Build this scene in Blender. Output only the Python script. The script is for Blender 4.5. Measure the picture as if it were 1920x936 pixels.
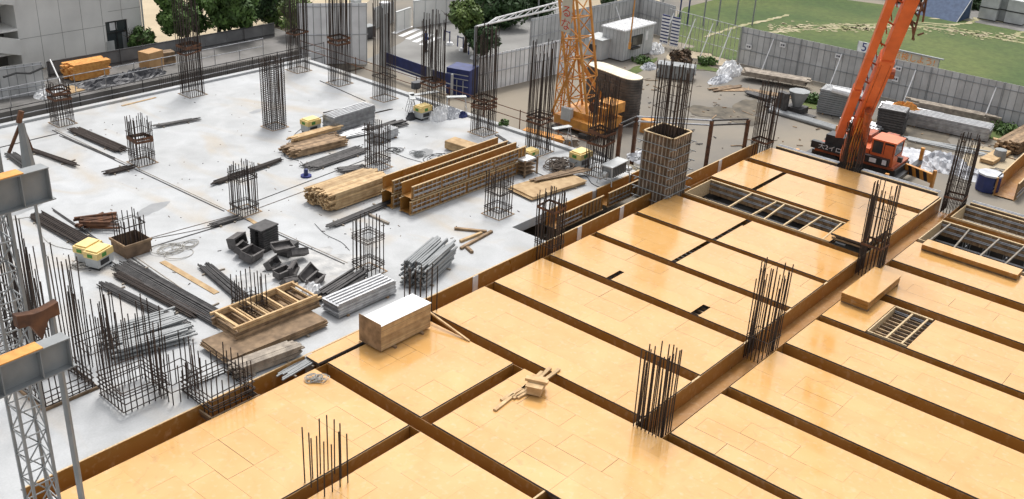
import bpy, math, random
from mathutils import Vector, Matrix, Euler
random.seed(7)
R=math.radians
for o in list(bpy.data.objects): bpy.data.objects.remove(o,do_unlink=True)
scn=bpy.context.scene; COL=scn.collection

# ---------------------------------------------------------------- camera, light, exposure
RC=[[0.65103558,0.30120712,-0.69672588],[-0.75725914,0.32070381,-0.56895313],[0.0520699,0.89801077,0.43688143]]
CAMH=20.0
cam=bpy.data.cameras.new('camera'); camo=bpy.data.objects.new('camera',cam); COL.objects.link(camo)
M=Matrix(RC).to_4x4(); M.translation=Vector((0,0,CAMH)); camo.matrix_world=M
cam.sensor_width=36; cam.lens=36*1930/1920; cam.clip_end=3000; cam.clip_start=.2
scn.camera=camo
scn.view_settings.view_transform='Standard'; scn.view_settings.look='None'; scn.view_settings.gamma=1
scn.view_settings.use_curve_mapping=False
scn.view_settings.exposure=0.66
SUN_EL=62; SUN_AZ=38          # azimuth of the sun measured from +X towards +Y (it stands ahead of the camera)
w=bpy.data.worlds.new('World'); scn.world=w; w.use_nodes=True
nt=w.node_tree; bg=nt.nodes['Background']; sky=nt.nodes.new('ShaderNodeTexSky')
sky.sky_type='NISHITA'; sky.sun_disc=False; sky.sun_elevation=R(SUN_EL); sky.sun_rotation=R(90-SUN_AZ)
sky.altitude=0; sky.air_density=1.0; sky.dust_density=4.0; sky.ozone_density=.6
hs=nt.nodes.new('ShaderNodeHueSaturation'); hs.inputs['Saturation'].default_value=.22
nt.links.new(sky.outputs[0],hs.inputs['Color']); nt.links.new(hs.outputs[0],bg.inputs[0]); bg.inputs[1].default_value=.15
sl=bpy.data.lights.new('sun','SUN'); sl.energy=1.25; sl.angle=R(12); sl.color=(1,.97,.93)
so=bpy.data.objects.new('sun',sl); COL.objects.link(so)
sd=Vector((math.cos(R(SUN_EL))*math.cos(R(SUN_AZ)),math.cos(R(SUN_EL))*math.sin(R(SUN_AZ)),math.sin(R(SUN_EL))))
so.rotation_euler=sd.to_track_quat('Z','Y').to_euler()

# ---------------------------------------------------------------- survey helpers: where a sight line meets the ground
def ray(px,py):
    d=Vector((px-960,-(py-468),-1930.0)); return Vector([sum(RC[i][j]*d[j] for j in range(3)) for i in range(3)])
def G(px,py,z=0):
    d=ray(px,py); t=(z-CAMH)/d.z; return Vector((d.x*t,d.y*t,z))
def D(px,py,dist):
    d=ray(px,py).normalized(); return Vector((0,0,CAMH))+d*dist
def HT(px,py,base):
    d=ray(px,py); t=math.hypot(base[0],base[1])/math.hypot(d.x,d.y); return Vector((d.x*t,d.y*t,CAMH+d.z*t))
YZ=-1.8   # yard level
DZ=-0.05  # deck level

# ---------------------------------------------------------------- materials
def mat(name,c,c2=None,scale=3.0,rough=.8,metal=0,bump=0,bscale=40,spec=.5,detail=6,island=0,stretch=None,lo=.35,hi=.65,coat=0):
    m=bpy.data.materials.new(name); m.use_nodes=True; n=m.node_tree.nodes; l=m.node_tree.links; b=n['Principled BSDF']
    b.inputs['Roughness'].default_value=rough; b.inputs['Metallic'].default_value=metal
    b.inputs['Specular IOR Level'].default_value=spec
    if coat: b.inputs['Coat Weight'].default_value=coat; b.inputs['Coat Roughness'].default_value=.08
    tc=n.new('ShaderNodeTexCoord'); mp=n.new('ShaderNodeMapping'); l.new(tc.outputs['Object'],mp.inputs[0])
    if stretch: mp.inputs['Scale'].default_value=stretch
    if c2 is None: c2=tuple(x*.8 for x in c)
    t=n.new('ShaderNodeTexNoise'); t.inputs['Scale'].default_value=scale; t.inputs['Detail'].default_value=detail
    l.new(mp.outputs[0],t.inputs[0])
    r=n.new('ShaderNodeValToRGB'); r.color_ramp.elements[0].position=lo; r.color_ramp.elements[1].position=hi
    r.color_ramp.elements[0].color=(*c2,1); r.color_ramp.elements[1].color=(*c,1)
    l.new(t.outputs[0],r.inputs[0]); out=r.outputs[0]
    if island:
        g=n.new('ShaderNodeNewGeometry'); mx=n.new('ShaderNodeHueSaturation')
        mr=n.new('ShaderNodeMapRange'); mr.inputs[3].default_value=1-island; mr.inputs[4].default_value=1+island*.6
        l.new(g.outputs['Random Per Island'],mr.inputs[0]); l.new(mr.outputs[0],mx.inputs['Value']); l.new(out,mx.inputs['Color']); out=mx.outputs[0]
    l.new(out,b.inputs['Base Color'])
    if bump:
        t2=n.new('ShaderNodeTexNoise'); t2.inputs['Scale'].default_value=bscale; t2.inputs['Detail'].default_value=5
        bp=n.new('ShaderNodeBump'); bp.inputs['Strength'].default_value=bump; bp.inputs['Distance'].default_value=.02
        l.new(mp.outputs[0],t2.inputs[0]); l.new(t2.outputs[0],bp.inputs['Height']); l.new(bp.outputs[0],b.inputs['Normal'])
    return m
def slab_material():
    m=bpy.data.materials.new('trowelled concrete'); m.use_nodes=True; n=m.node_tree.nodes; l=m.node_tree.links; b=n['Principled BSDF']
    tc=n.new('ShaderNodeTexCoord')
    def noise(s,d=8,dist=0,st=None):
        t=n.new('ShaderNodeTexNoise'); t.inputs['Scale'].default_value=s; t.inputs['Detail'].default_value=d; t.inputs['Distortion'].default_value=dist
        if st:
            mp=n.new('ShaderNodeMapping'); mp.inputs['Scale'].default_value=st; l.new(tc.outputs['Object'],mp.inputs[0]); l.new(mp.outputs[0],t.inputs[0])
        else: l.new(tc.outputs['Object'],t.inputs[0])
        return t.outputs[0]
    def ramp(s,p0,c0,p1,c1):
        r=n.new('ShaderNodeValToRGB'); r.color_ramp.elements[0].position=p0; r.color_ramp.elements[1].position=p1
        r.color_ramp.elements[0].color=(*c0,1); r.color_ramp.elements[1].color=(*c1,1); l.new(s,r.inputs[0]); return r.outputs[0]
    def mix(a,b_,f,mode='MIX'):
        x=n.new('ShaderNodeMixRGB'); x.blend_type=mode
        for i,v in ((1,a),(2,b_),(0,f)):
            if isinstance(v,(int,float)): x.inputs[i].default_value=v
            elif isinstance(v,tuple): x.inputs[i].default_value=(*v,1)
            else: l.new(v,x.inputs[i])
        return x.outputs[0]
    base=ramp(noise(.16,9,1.2),.3,(.385,.39,.388),.7,(.45,.46,.465))
    cloud=ramp(noise(.9,10,.6),.35,(.9,.9,.9),.65,(1.04,1.04,1.04))
    c=mix(base,cloud,1.0,'MULTIPLY')
    stain=ramp(noise(.32,8,1.6,(1,.45,1)),.52,(0,0,0),.72,(1,1,1))
    c=mix(c,(.40,.34,.26),mix(0.0,stain,.6) if False else stain)
    # keep only part of the stain
    c=mix(mix(base,cloud,1.0,'MULTIPLY'),c,.62)
    fine=ramp(noise(14,4),.3,(.93,.93,.93),.7,(1.04,1.04,1.04)); c=mix(c,fine,1.0,'MULTIPLY')
    spots=ramp(noise(3.2,3,.4),.73,(0,0,0),.76,(1,1,1)); c=mix(c,(.27,.26,.25),mix(0.0,1.0,0.0) if False else spots)
    l.new(c,b.inputs['Base Color'])
    rr=ramp(noise(.5,6,1),.35,(.62,.62,.62),.7,(.85,.85,.85)); l.new(rr,b.inputs['Roughness'])
    bp=n.new('ShaderNodeBump'); bp.inputs['Strength'].default_value=.15; l.new(noise(9,6),bp.inputs['Height']); l.new(bp.outputs[0],b.inputs['Normal'])
    return m
def panel_material(name,c,c2,rough=.2):
    "yellow coated form plywood: each sheet its own tone, thin dirt film, dull and glossy areas"
    m=bpy.data.materials.new(name); m.use_nodes=True; n=m.node_tree.nodes; l=m.node_tree.links; b=n['Principled BSDF']
    tc=n.new('ShaderNodeTexCoord'); t=n.new('ShaderNodeTexNoise'); t.inputs['Scale'].default_value=.5; t.inputs['Detail'].default_value=8; t.inputs['Distortion'].default_value=.8
    l.new(tc.outputs['Object'],t.inputs[0])
    r=n.new('ShaderNodeValToRGB'); r.color_ramp.elements[0].position=.3; r.color_ramp.elements[1].position=.72
    r.color_ramp.elements[0].color=(*c,1); r.color_ramp.elements[1].color=(*c2,1); l.new(t.outputs[0],r.inputs[0])
    g=n.new('ShaderNodeNewGeometry'); mr=n.new('ShaderNodeMapRange'); mr.inputs[3].default_value=.955; mr.inputs[4].default_value=1.03
    l.new(g.outputs['Random Per Island'],mr.inputs[0]); hv=n.new('ShaderNodeHueSaturation'); l.new(mr.outputs[0],hv.inputs['Value']); l.new(r.outputs[0],hv.inputs['Color'])
    t3=n.new('ShaderNodeTexNoise'); t3.inputs['Scale'].default_value=4.5; t3.inputs['Detail'].default_value=10; l.new(tc.outputs['Object'],t3.inputs[0])
    r3=n.new('ShaderNodeValToRGB'); r3.color_ramp.elements[0].position=.55; r3.color_ramp.elements[1].position=.78
    r3.color_ramp.elements[0].color=(0,0,0,1); r3.color_ramp.elements[1].color=(.4,.4,.4,1); l.new(t3.outputs[0],r3.inputs[0])
    mx=n.new('ShaderNodeMixRGB'); mx.inputs[2].default_value=(.58,.43,.27,1); l.new(hv.outputs[0],mx.inputs[1]); l.new(r3.outputs[0],mx.inputs[0])
    t5=n.new('ShaderNodeTexNoise'); t5.inputs['Scale'].default_value=1.1; t5.inputs['Detail'].default_value=12; t5.inputs['Distortion'].default_value=2.2; l.new(tc.outputs['Object'],t5.inputs[0])
    r5=n.new('ShaderNodeValToRGB'); r5.color_ramp.elements[0].position=.60; r5.color_ramp.elements[1].position=.74; r5.color_ramp.elements[0].color=(0,0,0,1); r5.color_ramp.elements[1].color=(.45,.45,.45,1); l.new(t5.outputs[0],r5.inputs[0])
    m5=n.new('ShaderNodeMixRGB'); m5.inputs[2].default_value=(.36,.22,.09,1); l.new(mx.outputs[0],m5.inputs[1]); l.new(r5.outputs[0],m5.inputs[0])
    v=n.new('ShaderNodeTexVoronoi'); v.inputs['Scale'].default_value=2.3; l.new(tc.outputs['Object'],v.inputs[0])
    r6=n.new('ShaderNodeValToRGB'); r6.color_ramp.elements[0].position=.03; r6.color_ramp.elements[1].position=.045; r6.color_ramp.elements[0].color=(.3,.3,.3,1); r6.color_ramp.elements[1].color=(0,0,0,1); l.new(v.outputs['Distance'],r6.inputs[0])
    m6=n.new('ShaderNodeMixRGB'); m6.inputs[2].default_value=(.14,.09,.05,1); l.new(m5.outputs[0],m6.inputs[1]); l.new(r6.outputs[0],m6.inputs[0])
    l.new(m6.outputs[0],b.inputs['Base Color'])
    mr2=n.new('ShaderNodeMapRange'); mr2.inputs[1].default_value=.35; mr2.inputs[2].default_value=.65; mr2.inputs[3].default_value=rough*.6; mr2.inputs[4].default_value=rough*1.7
    l.new(t.outputs[0],mr2.inputs[0]); l.new(mr2.outputs[0],b.inputs['Roughness'])
    bp=n.new('ShaderNodeBump'); bp.inputs['Strength'].default_value=.05; bp.inputs['Distance'].default_value=.05
    t4=n.new('ShaderNodeTexNoise'); t4.inputs['Scale'].default_value=1.3; t4.inputs['Detail'].default_value=2; l.new(tc.outputs['Object'],t4.inputs[0]); l.new(t4.outputs[0],bp.inputs['Height']); l.new(bp.outputs[0],b.inputs['Normal'])
    return m
def grass_material():
    m=bpy.data.materials.new('worn grass'); m.use_nodes=True; n=m.node_tree.nodes; l=m.node_tree.links; b=n['Principled BSDF']; b.inputs['Roughness'].default_value=.95
    tc=n.new('ShaderNodeTexCoord')
    def nz(s,d=6):
        t=n.new('ShaderNodeTexNoise'); t.inputs['Scale'].default_value=s; t.inputs['Detail'].default_value=d; l.new(tc.outputs['Object'],t.inputs[0]); return t.outputs[0]
    r=n.new('ShaderNodeValToRGB'); r.color_ramp.elements[0].position=.35; r.color_ramp.elements[1].position=.7
    r.color_ramp.elements[0].color=(.05,.085,.018,1); r.color_ramp.elements[1].color=(.105,.13,.032,1); l.new(nz(.12),r.inputs[0])
    r2=n.new('ShaderNodeValToRGB'); r2.color_ramp.elements[0].position=.3; r2.color_ramp.elements[1].position=.7
    r2.color_ramp.elements[0].color=(.75,.75,.75,1); r2.color_ramp.elements[1].color=(1.15,1.15,1.1,1); l.new(nz(2.5,8),r2.inputs[0])
    mx=n.new('ShaderNodeMixRGB'); mx.blend_type='MULTIPLY'; mx.inputs[0].default_value=1; l.new(r.outputs[0],mx.inputs[1]); l.new(r2.outputs[0],mx.inputs[2]); l.new(mx.outputs[0],b.inputs['Base Color'])
    return m
MT=dict(
 slab=slab_material(), grass=grass_material(),
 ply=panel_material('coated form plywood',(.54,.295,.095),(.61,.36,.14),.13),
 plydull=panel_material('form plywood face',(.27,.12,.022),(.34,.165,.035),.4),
 edge=mat('plywood edge',(.62,.47,.28),(.45,.32,.17),12),
 edgeshade=mat('dark edge with painted shade',(.05,.045,.045),(.1,.08,.07),8),  # dark plywood edge colour that also carries seam and rim shade
 batten=mat('form batten timber',(.42,.29,.16),(.20,.13,.08),2.5,stretch=(1,1,6),island=.3),
 lumber=mat('fresh lumber',(.58,.41,.22),(.42,.27,.13),3,island=.25),
 lumberold=mat('weathered lumber',(.33,.22,.125),(.17,.11,.06),3,island=.35),
 lumberorange=mat('orange tinted lumber',(.70,.34,.09),(.52,.22,.05),4,island=.2),
 greywood=mat('grey scaffold boards',(.34,.29,.23),(.18,.15,.12),3,island=.3),
 rebar=mat('rusty reinforcing steel',(.062,.045,.036),(.035,.027,.023),6,rough=.8,metal=.3),
 rebarrust=mat('brown rust',(.17,.075,.035),(.08,.04,.025),3,rough=.9),
 blacksteel=mat('dark mill steel',(.085,.08,.078),(.05,.048,.047),4,rough=.65,metal=.4,island=.3),
 steel=mat('galvanised steel',(.50,.51,.52),(.33,.33,.34),3,rough=.42,metal=.75,island=.2),
 greypaint=mat('grey painted steel',(.26,.27,.27),(.20,.21,.21),1.5,rough=.55),
 lightpaint=mat('light grey painted steel',(.50,.51,.50),(.38,.39,.38),1.2,rough=.55),
 hoard=mat('zinc hoarding sheet',(.52,.52,.51),(.42,.42,.41),1.0,rough=.5,island=.13),
 hoardwhite=mat('white hoarding sheet',(.84,.85,.85),(.7,.7,.7),1.0,rough=.5,island=.12),
 white=mat('white sheet',(.78,.78,.77),(.62,.62,.62),3,rough=.6),
 cream=mat('cream top',(.75,.68,.52),(.6,.53,.4),2),
 castconc=mat('cast concrete',(.74,.73,.69),(.60,.59,.56),.35,rough=.85,bump=.2,bscale=6),
 castdark=mat('weathered concrete',(.20,.19,.18),(.12,.115,.105),.6,rough=.9),
 yard=mat('yard asphalt and dust',(.25,.215,.165),(.15,.14,.125),.11,rough=.95,bump=.3,bscale=3,detail=10,lo=.36,hi=.62),
 sand=mat('pale sand lot',(.46,.38,.26),(.34,.28,.19),.2,rough=.95),
 asphalt=mat('street paving',(.24,.235,.22),(.18,.175,.165),.4,rough=.9),
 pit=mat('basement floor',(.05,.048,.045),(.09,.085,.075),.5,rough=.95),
 soil=mat('damp soil',(.16,.135,.10),(.08,.07,.055),1.1,rough=1,bump=.5,bscale=4),
 dirt=mat('worn dirt track',(.42,.36,.24),(.24,.24,.11),.8,rough=1),
 orange=mat('orange crane paint',(.72,.17,.055),(.58,.125,.04),1.2,rough=.38),
 orangedk=mat('soiled orange paint',(.42,.09,.025),(.2,.05,.02),4,rough=.5),
 yellow=mat('amber crane paint',(.66,.30,.055),(.45,.19,.04),2,rough=.45),
 black=mat('black paint',(.018,.018,.02),(.03,.03,.03),4,rough=.4),
 rubber=mat('rubber',(.02,.02,.02),(.035,.035,.035),6,rough=.85),
 glass=mat('dark window glass',(.03,.04,.045),(.06,.07,.07),1,rough=.08),
 blue=mat('blue sheet',(.022,.035,.15),(.012,.022,.09),2,rough=.5),
 bluedeep=mat('blue mesh',(.02,.045,.10),(.04,.075,.15),2,rough=.7),
 genyellow=mat('cream yellow housing',(.78,.60,.24),(.66,.48,.18),3,rough=.5),
 green=mat('green sticker',(.08,.25,.05),None,3),
 red=mat('red lettering',(.55,.05,.03),None,3),
 orangetext=mat('orange lettering',(.75,.27,.06),None,3),
 navy=mat('navy lettering',(.02,.03,.16),None,3),
 dark=mat('dark grey lettering',(.08,.08,.1),None,3),
 signcream=mat('faded cream board',(.55,.50,.38),(.45,.41,.33),1.2),
 formdark=mat('used form timber',(.20,.13,.08),(.10,.065,.04),3,island=.3), battengrey=mat('grey batten',(.36,.31,.25),(.2,.17,.13),3,island=.3),
 boxsteel=mat('dusty dark steel',(.13,.12,.115),(.075,.068,.065),5,rough=.8), silodark=mat('dark weathered layers',(.13,.115,.10),(.06,.055,.05),1.5,rough=.95), darkzinc=mat('dark grey sheet',(.17,.17,.17),(.12,.12,.12),1.0,island=.12),
 card=mat('cardboard',(.50,.30,.14),(.42,.24,.10),2),
 leafA=mat('leaves mid green',(.10,.18,.035),(.05,.10,.02),.9,rough=.7,island=.45),
 leafB=mat('leaves yellow green',(.14,.20,.04),(.06,.11,.02),.8,rough=.7,island=.45),
 leafC=mat('leaves dark green',(.04,.085,.02),(.02,.05,.012),.8,rough=.7,island=.45),
 bark=mat('bark',(.10,.075,.05),(.05,.04,.03),5,rough=.95),
 skin=mat('skin',(.42,.25,.17),None,5,rough=.6), shirt=mat('blue work shirt',(.05,.09,.25),(.03,.05,.15),6), trouser=mat('dark trousers',(.02,.022,.03),None,6),
 tarp=mat('dark tarpaulin',(.03,.03,.035),(.06,.06,.065),2,rough=.5),
 silversheet=mat('silvery plastic sheet',(.55,.56,.58),(.34,.35,.37),1.6,rough=.6),
 puddle=mat('damp patch',(.21,.215,.215),(.27,.275,.275),1.5,rough=.35),
 cement=mat('spilt cement powder',(.50,.49,.47),(.34,.34,.335),2.2,rough=1,bump=.8,bscale=9),
 cable=mat('cable sheath',(.05,.05,.05),None,5), hose=mat('pale hose',(.42,.40,.36),None,5),
 rope=mat('brown rope',(.14,.11,.08),(.08,.06,.05),10),
 straw=mat('dry brush',(.15,.09,.05),(.07,.05,.03),3,island=.5),
)
def objrandom(m,lo,hi):
    n=m.node_tree.nodes; l=m.node_tree.links; b=n['Principled BSDF']; src=b.inputs['Base Color'].links[0].from_socket
    oi=n.new('ShaderNodeObjectInfo'); mr=n.new('ShaderNodeMapRange'); mr.inputs[3].default_value=lo; mr.inputs[4].default_value=hi
    hv=n.new('ShaderNodeHueSaturation'); l.new(oi.outputs['Random'],mr.inputs[0]); l.new(mr.outputs[0],hv.inputs['Value']); l.new(src,hv.inputs['Color']); l.new(hv.outputs[0],b.inputs['Base Color'])
objrandom(MT['rebar'],.55,1.7); objrandom(MT['lumber'],.75,1.15); objrandom(MT['lumberold'],.7,1.3)
# ---------------------------------------------------------------- mesh builder
class MB:
    def __init__(s): s.v=[]; s.f=[]; s.m=[]
    def _add(s,vs,fs,mi=0,X=None):
        b=len(s.v)
        s.v+= [tuple(X@Vector(p)) for p in vs] if X is not None else [tuple(p) for p in vs]
        s.f+=[tuple(i+b for i in f) for f in fs]; s.m+=[mi]*len(fs); return s
    def box(s,x0,x1,y0,y1,z0,z1,mi=0,X=None):
        return s._add([(x0,y0,z0),(x1,y0,z0),(x1,y1,z0),(x0,y1,z0),(x0,y0,z1),(x1,y0,z1),(x1,y1,z1),(x0,y1,z1)],
          [(3,2,1,0),(4,5,6,7),(0,1,5,4),(1,2,6,5),(2,3,7,6),(3,0,4,7)],mi,X)
    def bar(s,p0,p1,w,h,mi=0):
        p0=Vector(p0);p1=Vector(p1);d=p1-p0;L=d.length
        if L<1e-6: return s
        q=d.to_track_quat('X','Z').to_matrix().to_4x4(); q.translation=p0
        return s.box(0,L,-w/2,w/2,-h/2,h/2,mi,q)
    def tube(s,p0,p1,r,n=6,r1=None,mi=0,cap=True):
        p0=Vector(p0);p1=Vector(p1);d=p1-p0
        if d.length<1e-6: return s
        q=d.to_track_quat('Z','Y').to_matrix(); r1=r if r1 is None else r1
        vs=[];fs=[]
        for k in range(n):
            a=2*math.pi*k/n; u=q@Vector((math.cos(a),math.sin(a),0)); vs+=[p0+u*r,p1+u*r1]
        for k in range(n):
            j=(k+1)%n; fs.append((2*k,2*j,2*j+1,2*k+1))
        if cap: fs+= [tuple(range(2*n-2,-1,-2)),tuple(range(1,2*n,2))]
        return s._add(vs,fs,mi)
    def path(s,pts,r,n=5,mi=0):
        pts=[Vector(p) for p in pts]; vs=[];fs=[];m=len(pts)
        for i,p in enumerate(pts):
            d=(pts[min(i+1,m-1)]-pts[max(i-1,0)]); d=d if d.length>1e-6 else Vector((1,0,0))
            q=d.to_track_quat('Z','Y').to_matrix()
            for k in range(n):
                a=2*math.pi*k/n; vs.append(p+q@Vector((math.cos(a)*r,math.sin(a)*r,0)))
        for i in range(m-1):
            for k in range(n):
                j=(k+1)%n; fs.append((i*n+k,i*n+j,(i+1)*n+j,(i+1)*n+k))
        return s._add(vs,fs,mi)
    def prism(s,poly,z0,z1,mi=0,X=None):
        n=len(poly); vs=[(x,y,z0) for x,y in poly]+[(x,y,z1) for x,y in poly]
        fs=[tuple(range(n-1,-1,-1)),tuple(range(n,2*n))]+[(k,(k+1)%n,n+(k+1)%n,n+k) for k in range(n)]
        return s._add(vs,fs,mi,X)
    def build(s,name,mats,parent=None,loc=None,rz=0,smooth=False):
        me=bpy.data.meshes.new(name); me.from_pydata(s.v,[],s.f)
        if not isinstance(mats,(list,tuple)): mats=[mats]
        for m in mats: me.materials.append(MT[m] if isinstance(m,str) else m)
        me.polygons.foreach_set('material_index',s.m)
        if smooth: me.polygons.foreach_set('use_smooth',[True]*len(me.polygons))
        me.update(); o=bpy.data.objects.new(name,me); COL.objects.link(o)
        if parent: o.parent=parent
        if loc is not None: o.location=loc
        o.rotation_euler=(0,0,rz); return o
def tag(o,label=None,cat=None,group=None,kind=None):
    if label: o['label']=label
    if cat: o['category']=cat
    if group: o['group']=group
    if kind: o['kind']=kind
    return o
def thing(name,label,cat,loc=(0,0,0),rz=0,group=None):
    o=bpy.data.objects.new(name,None); COL.objects.link(o); o.empty_display_size=.2
    o.location=loc; o.rotation_euler=(0,0,rz); return tag(o,label,cat,group)
def frame(p0,p1):
    "origin, heading and length between two ground points"
    d=p1-p0; return p0,math.atan2(d.y,d.x),math.hypot(d.x,d.y)
rnd=random.uniform; ORD=['first','second','third','fourth','fifth','sixth','seventh','eighth','ninth','tenth','eleventh']
def sheet(name,poly,z,m,kind='structure'):
    b=MB(); b._add([(x,y,z) for x,y in poly],[tuple(range(len(poly)))]); return tag(b.build(name,m),kind=kind)
def blob(cx,cy,rx,ry,rz=0,n=28,j=.18,seed=1):
    rr=random.Random(seed); out=[]; ph=[rr.uniform(0,6.28) for _ in range(4)]
    for k in range(n):
        a=2*math.pi*k/n; s=1+j*(math.sin(2*a+ph[0])*.5+math.sin(3*a+ph[1])*.5+math.sin(5*a+ph[2])*.35+math.sin(9*a+ph[3])*.25)
        x=math.cos(a)*rx*s; y=math.sin(a)*ry*s; out.append((cx+x*math.cos(rz)-y*math.sin(rz),cy+x*math.sin(rz)+y*math.cos(rz)))
    return out

# ================================================================ SETTING
# ground: one sheet out to the horizon with the excavation pit left open
PX0,PX1,PY0,PY1=-14,53.9,-30,27.65
b=MB(); xs=[-900,PX0,PX1,1200]; ys=[-900,PY0,PY1,1200]
for i in range(3):
    for j in range(3):
        if i==1 and j==1: continue
        b._add([(xs[i],ys[j],YZ),(xs[i+1],ys[j],YZ),(xs[i+1],ys[j+1],YZ),(xs[i],ys[j+1],YZ)],[(0,1,2,3)])
tag(b.build('ground','yard'),kind='structure')
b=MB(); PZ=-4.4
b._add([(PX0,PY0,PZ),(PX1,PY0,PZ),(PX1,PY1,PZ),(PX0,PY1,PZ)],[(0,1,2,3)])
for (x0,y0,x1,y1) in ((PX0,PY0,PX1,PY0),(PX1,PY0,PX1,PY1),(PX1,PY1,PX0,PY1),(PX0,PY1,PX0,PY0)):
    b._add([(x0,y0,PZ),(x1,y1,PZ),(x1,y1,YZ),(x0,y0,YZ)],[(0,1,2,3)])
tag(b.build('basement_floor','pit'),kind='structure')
# concrete slab (upstand edges and a stepped front)
b=MB()
b.prism([(15.6,25.5),(33.7,25.5),(33.7,27.6),(44.1,27.6),(44.1,55.4),(-12,55.4),(-12,6),(9.9,6),(9.9,24.6),(9.4,24.6),(9.4,25.5)],-.45,0)
tag(b.build('concrete_slab','slab'),kind='structure')
b=MB(); b.prism([(-12,55.05),(44.4,55.05),(44.4,55.4),(-12,55.4)],0.004,.14); b.prism([(43.75,28),(44.1,28),(44.1,55.04),(43.75,55.04)],0.004,.14)
tag(b.build('slab_upstand','slab'),kind='structure')
# darker strip of slab edge planking outside
def strip_line(p0,p1,w,h,m,name='joint_strip'):
    q,rz,L=frame(p0,p1); b=MB(); b.box(0,L,-w/2,w/2,.003,h); return tag(b.build(name,m,None,q,rz),kind='structure')
for p0,p1 in (((24.75,53),(24.9,46.0)),((24.95,45.1),(25.15,37.9)),((25.3,36.8),(25.6,30)),((19.6,36.9),(19.2,29.5)),((19.9,36.9),(25.3,36.6))):
    strip_line(Vector((*p0,0)),Vector((*p1,0)),.05,.03,'blacksteel'); strip_line(Vector((p0[0]+.16,p0[1],0)),Vector((p1[0]+.16,p1[1],0)),.03,.02,'greywood')
strip_line(G(0,277),G(108,251),.06,.03,'blacksteel')
strip_line(G(445,402),G(262,452),.03,.02,'rope'); strip_line(G(480,378),G(690,298),.035,.025,'cable')
strip_line(G(460,400),G(600,348),.03,.02,'rope')
strip_line(G(600,152),G(685,190),.05,.03,'blacksteel')
# damp patches with their own outline
for (px,py,rx,ry,s) in ((285,392,.95,.42,3),(480,209,.5,.25,4),(35,392,1.3,.5,5),(795,288,.9,.35,6),(170,415,.9,.3,9)):
    g=G(px,py); sheet('damp_patch',blob(g.x,g.y,rx,ry,.3,seed=s),.004,'puddle')
g=G(575,495); sheet('cement_dust',blob(g.x-.3,g.y,2.6,1.4,-.2,n=40,j=.35,seed=12),.005,'cement')
g=G(520,560); sheet('cement_dust',blob(g.x,g.y,1.5,.9,.2,n=40,j=.35,seed=14),.005,'cement')
# grey street, sand lot, grass field
sheet('street',[(50.5,47.5),(62,46.6),(80,51),(110,75),(96,92),(70,66),(57,59.4),(51.5,57.5)],YZ+.004,'asphalt')
sheet('sand_lot',[(38.5,71),(49,69.5),(56,66),(74,78),(100,104),(60,140),(38.5,100)],YZ+.008,'sand')
sheet('sand_lot',[(74.6,53),(84,52),(104,66),(120,90),(100,90)],YZ+.009,'sand')
sheet('grass_field',[(76,-30),(76,47),(88,52),(103,52),(107.5,38),(111,-30)],YZ+.006,'grass')
sheet('asphalt_path',[(106.9,-30),(106.9,38),(112,44),(124,44),(116,-30)],YZ+.012,'castdark')
sheet('dirt_verge',blob(72.6,40.6,2.2,3.2,.1,seed=31),YZ+.005,'sand')
def ribbon(pts,w,seed,z,m='dirt',name='dirt_track'):
    rr=random.Random(seed); P=[G(x,y,YZ) for x,y in pts]; Q=[]
    for i in range(len(P)-1):
        for k in range(12): Q.append(P[i].lerp(P[i+1],k/12))
    Q.append(P[-1]); b=MB(); vs=[];fs=[]
    for i,p in enumerate(Q):
        d=(Q[min(i+1,len(Q)-1)]-Q[max(0,i-1)]).normalized(); nrm=Vector((-d.y,d.x,0)); e=1 if 0<i<len(Q)-1 else .1
        vs+=[p+nrm*w*e*rr.uniform(.15,.75),p-nrm*w*e*rr.uniform(.15,.75)]
    for i in range(len(Q)-1): fs.append((2*i,2*i+1,2*i+3,2*i+2))
    b._add([(v.x,v.y,z) for v in vs],fs); return tag(b.build(name,m),kind='structure')
ribbon([(1440,62),(1500,56),(1580,53),(1650,51),(1730,50),(1790,58),(1850,68),(1925,82)],.5,1,YZ+.014)
ribbon([(1450,58),(1520,48),(1600,47),(1690,44),(1750,47),(1800,54)],.35,2,YZ+.018)
ribbon([(1700,40),(1780,47),(1815,44),(1833,37),(1825,33)],.45,3,YZ+.022)
ribbon([(1740,35),(1840,37),(1925,48)],.3,5,YZ+.026)
ribbon([(1925,72),(1905,68),(1910,62),(1925,60)],.5,6,YZ+.030)
ribbon([(1320,70),(1375,52),(1440,38),(1480,28)],.5,8,YZ+.034)
rr=random.Random(5); b=MB()
for k in range(420):
    t=rr.random(); px=1440+480*t; py=52+ (0 if t<.6 else (t-.6)*60)+rr.gauss(0,4.0); g=G(px,py,YZ); s=rr.uniform(.05,.26)
    b._add([(x,y,YZ+.038) for x,y in blob(g.x,g.y,s,s*rr.uniform(.6,1.6),0,n=7,j=.4,seed=k)],[tuple(range(7))])
tag(b.build('bare_earth_patches','dirt'),kind='stuff')
for k in range(5):   # zebra crossing
    p=G(738+k*13,63+k*5.4,YZ); q=p+Vector((2.9,.9,0)); d=(q-p).normalized(); nn=Vector((-d.y,d.x,0))*.24
    b=MB(); b._add([(v.x,v.y,YZ+.012) for v in (p-nn,q-nn,q+nn,p+nn)],[(0,1,2,3)]); tag(b.build('crossing_stripe','white'),kind='structure')
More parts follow.
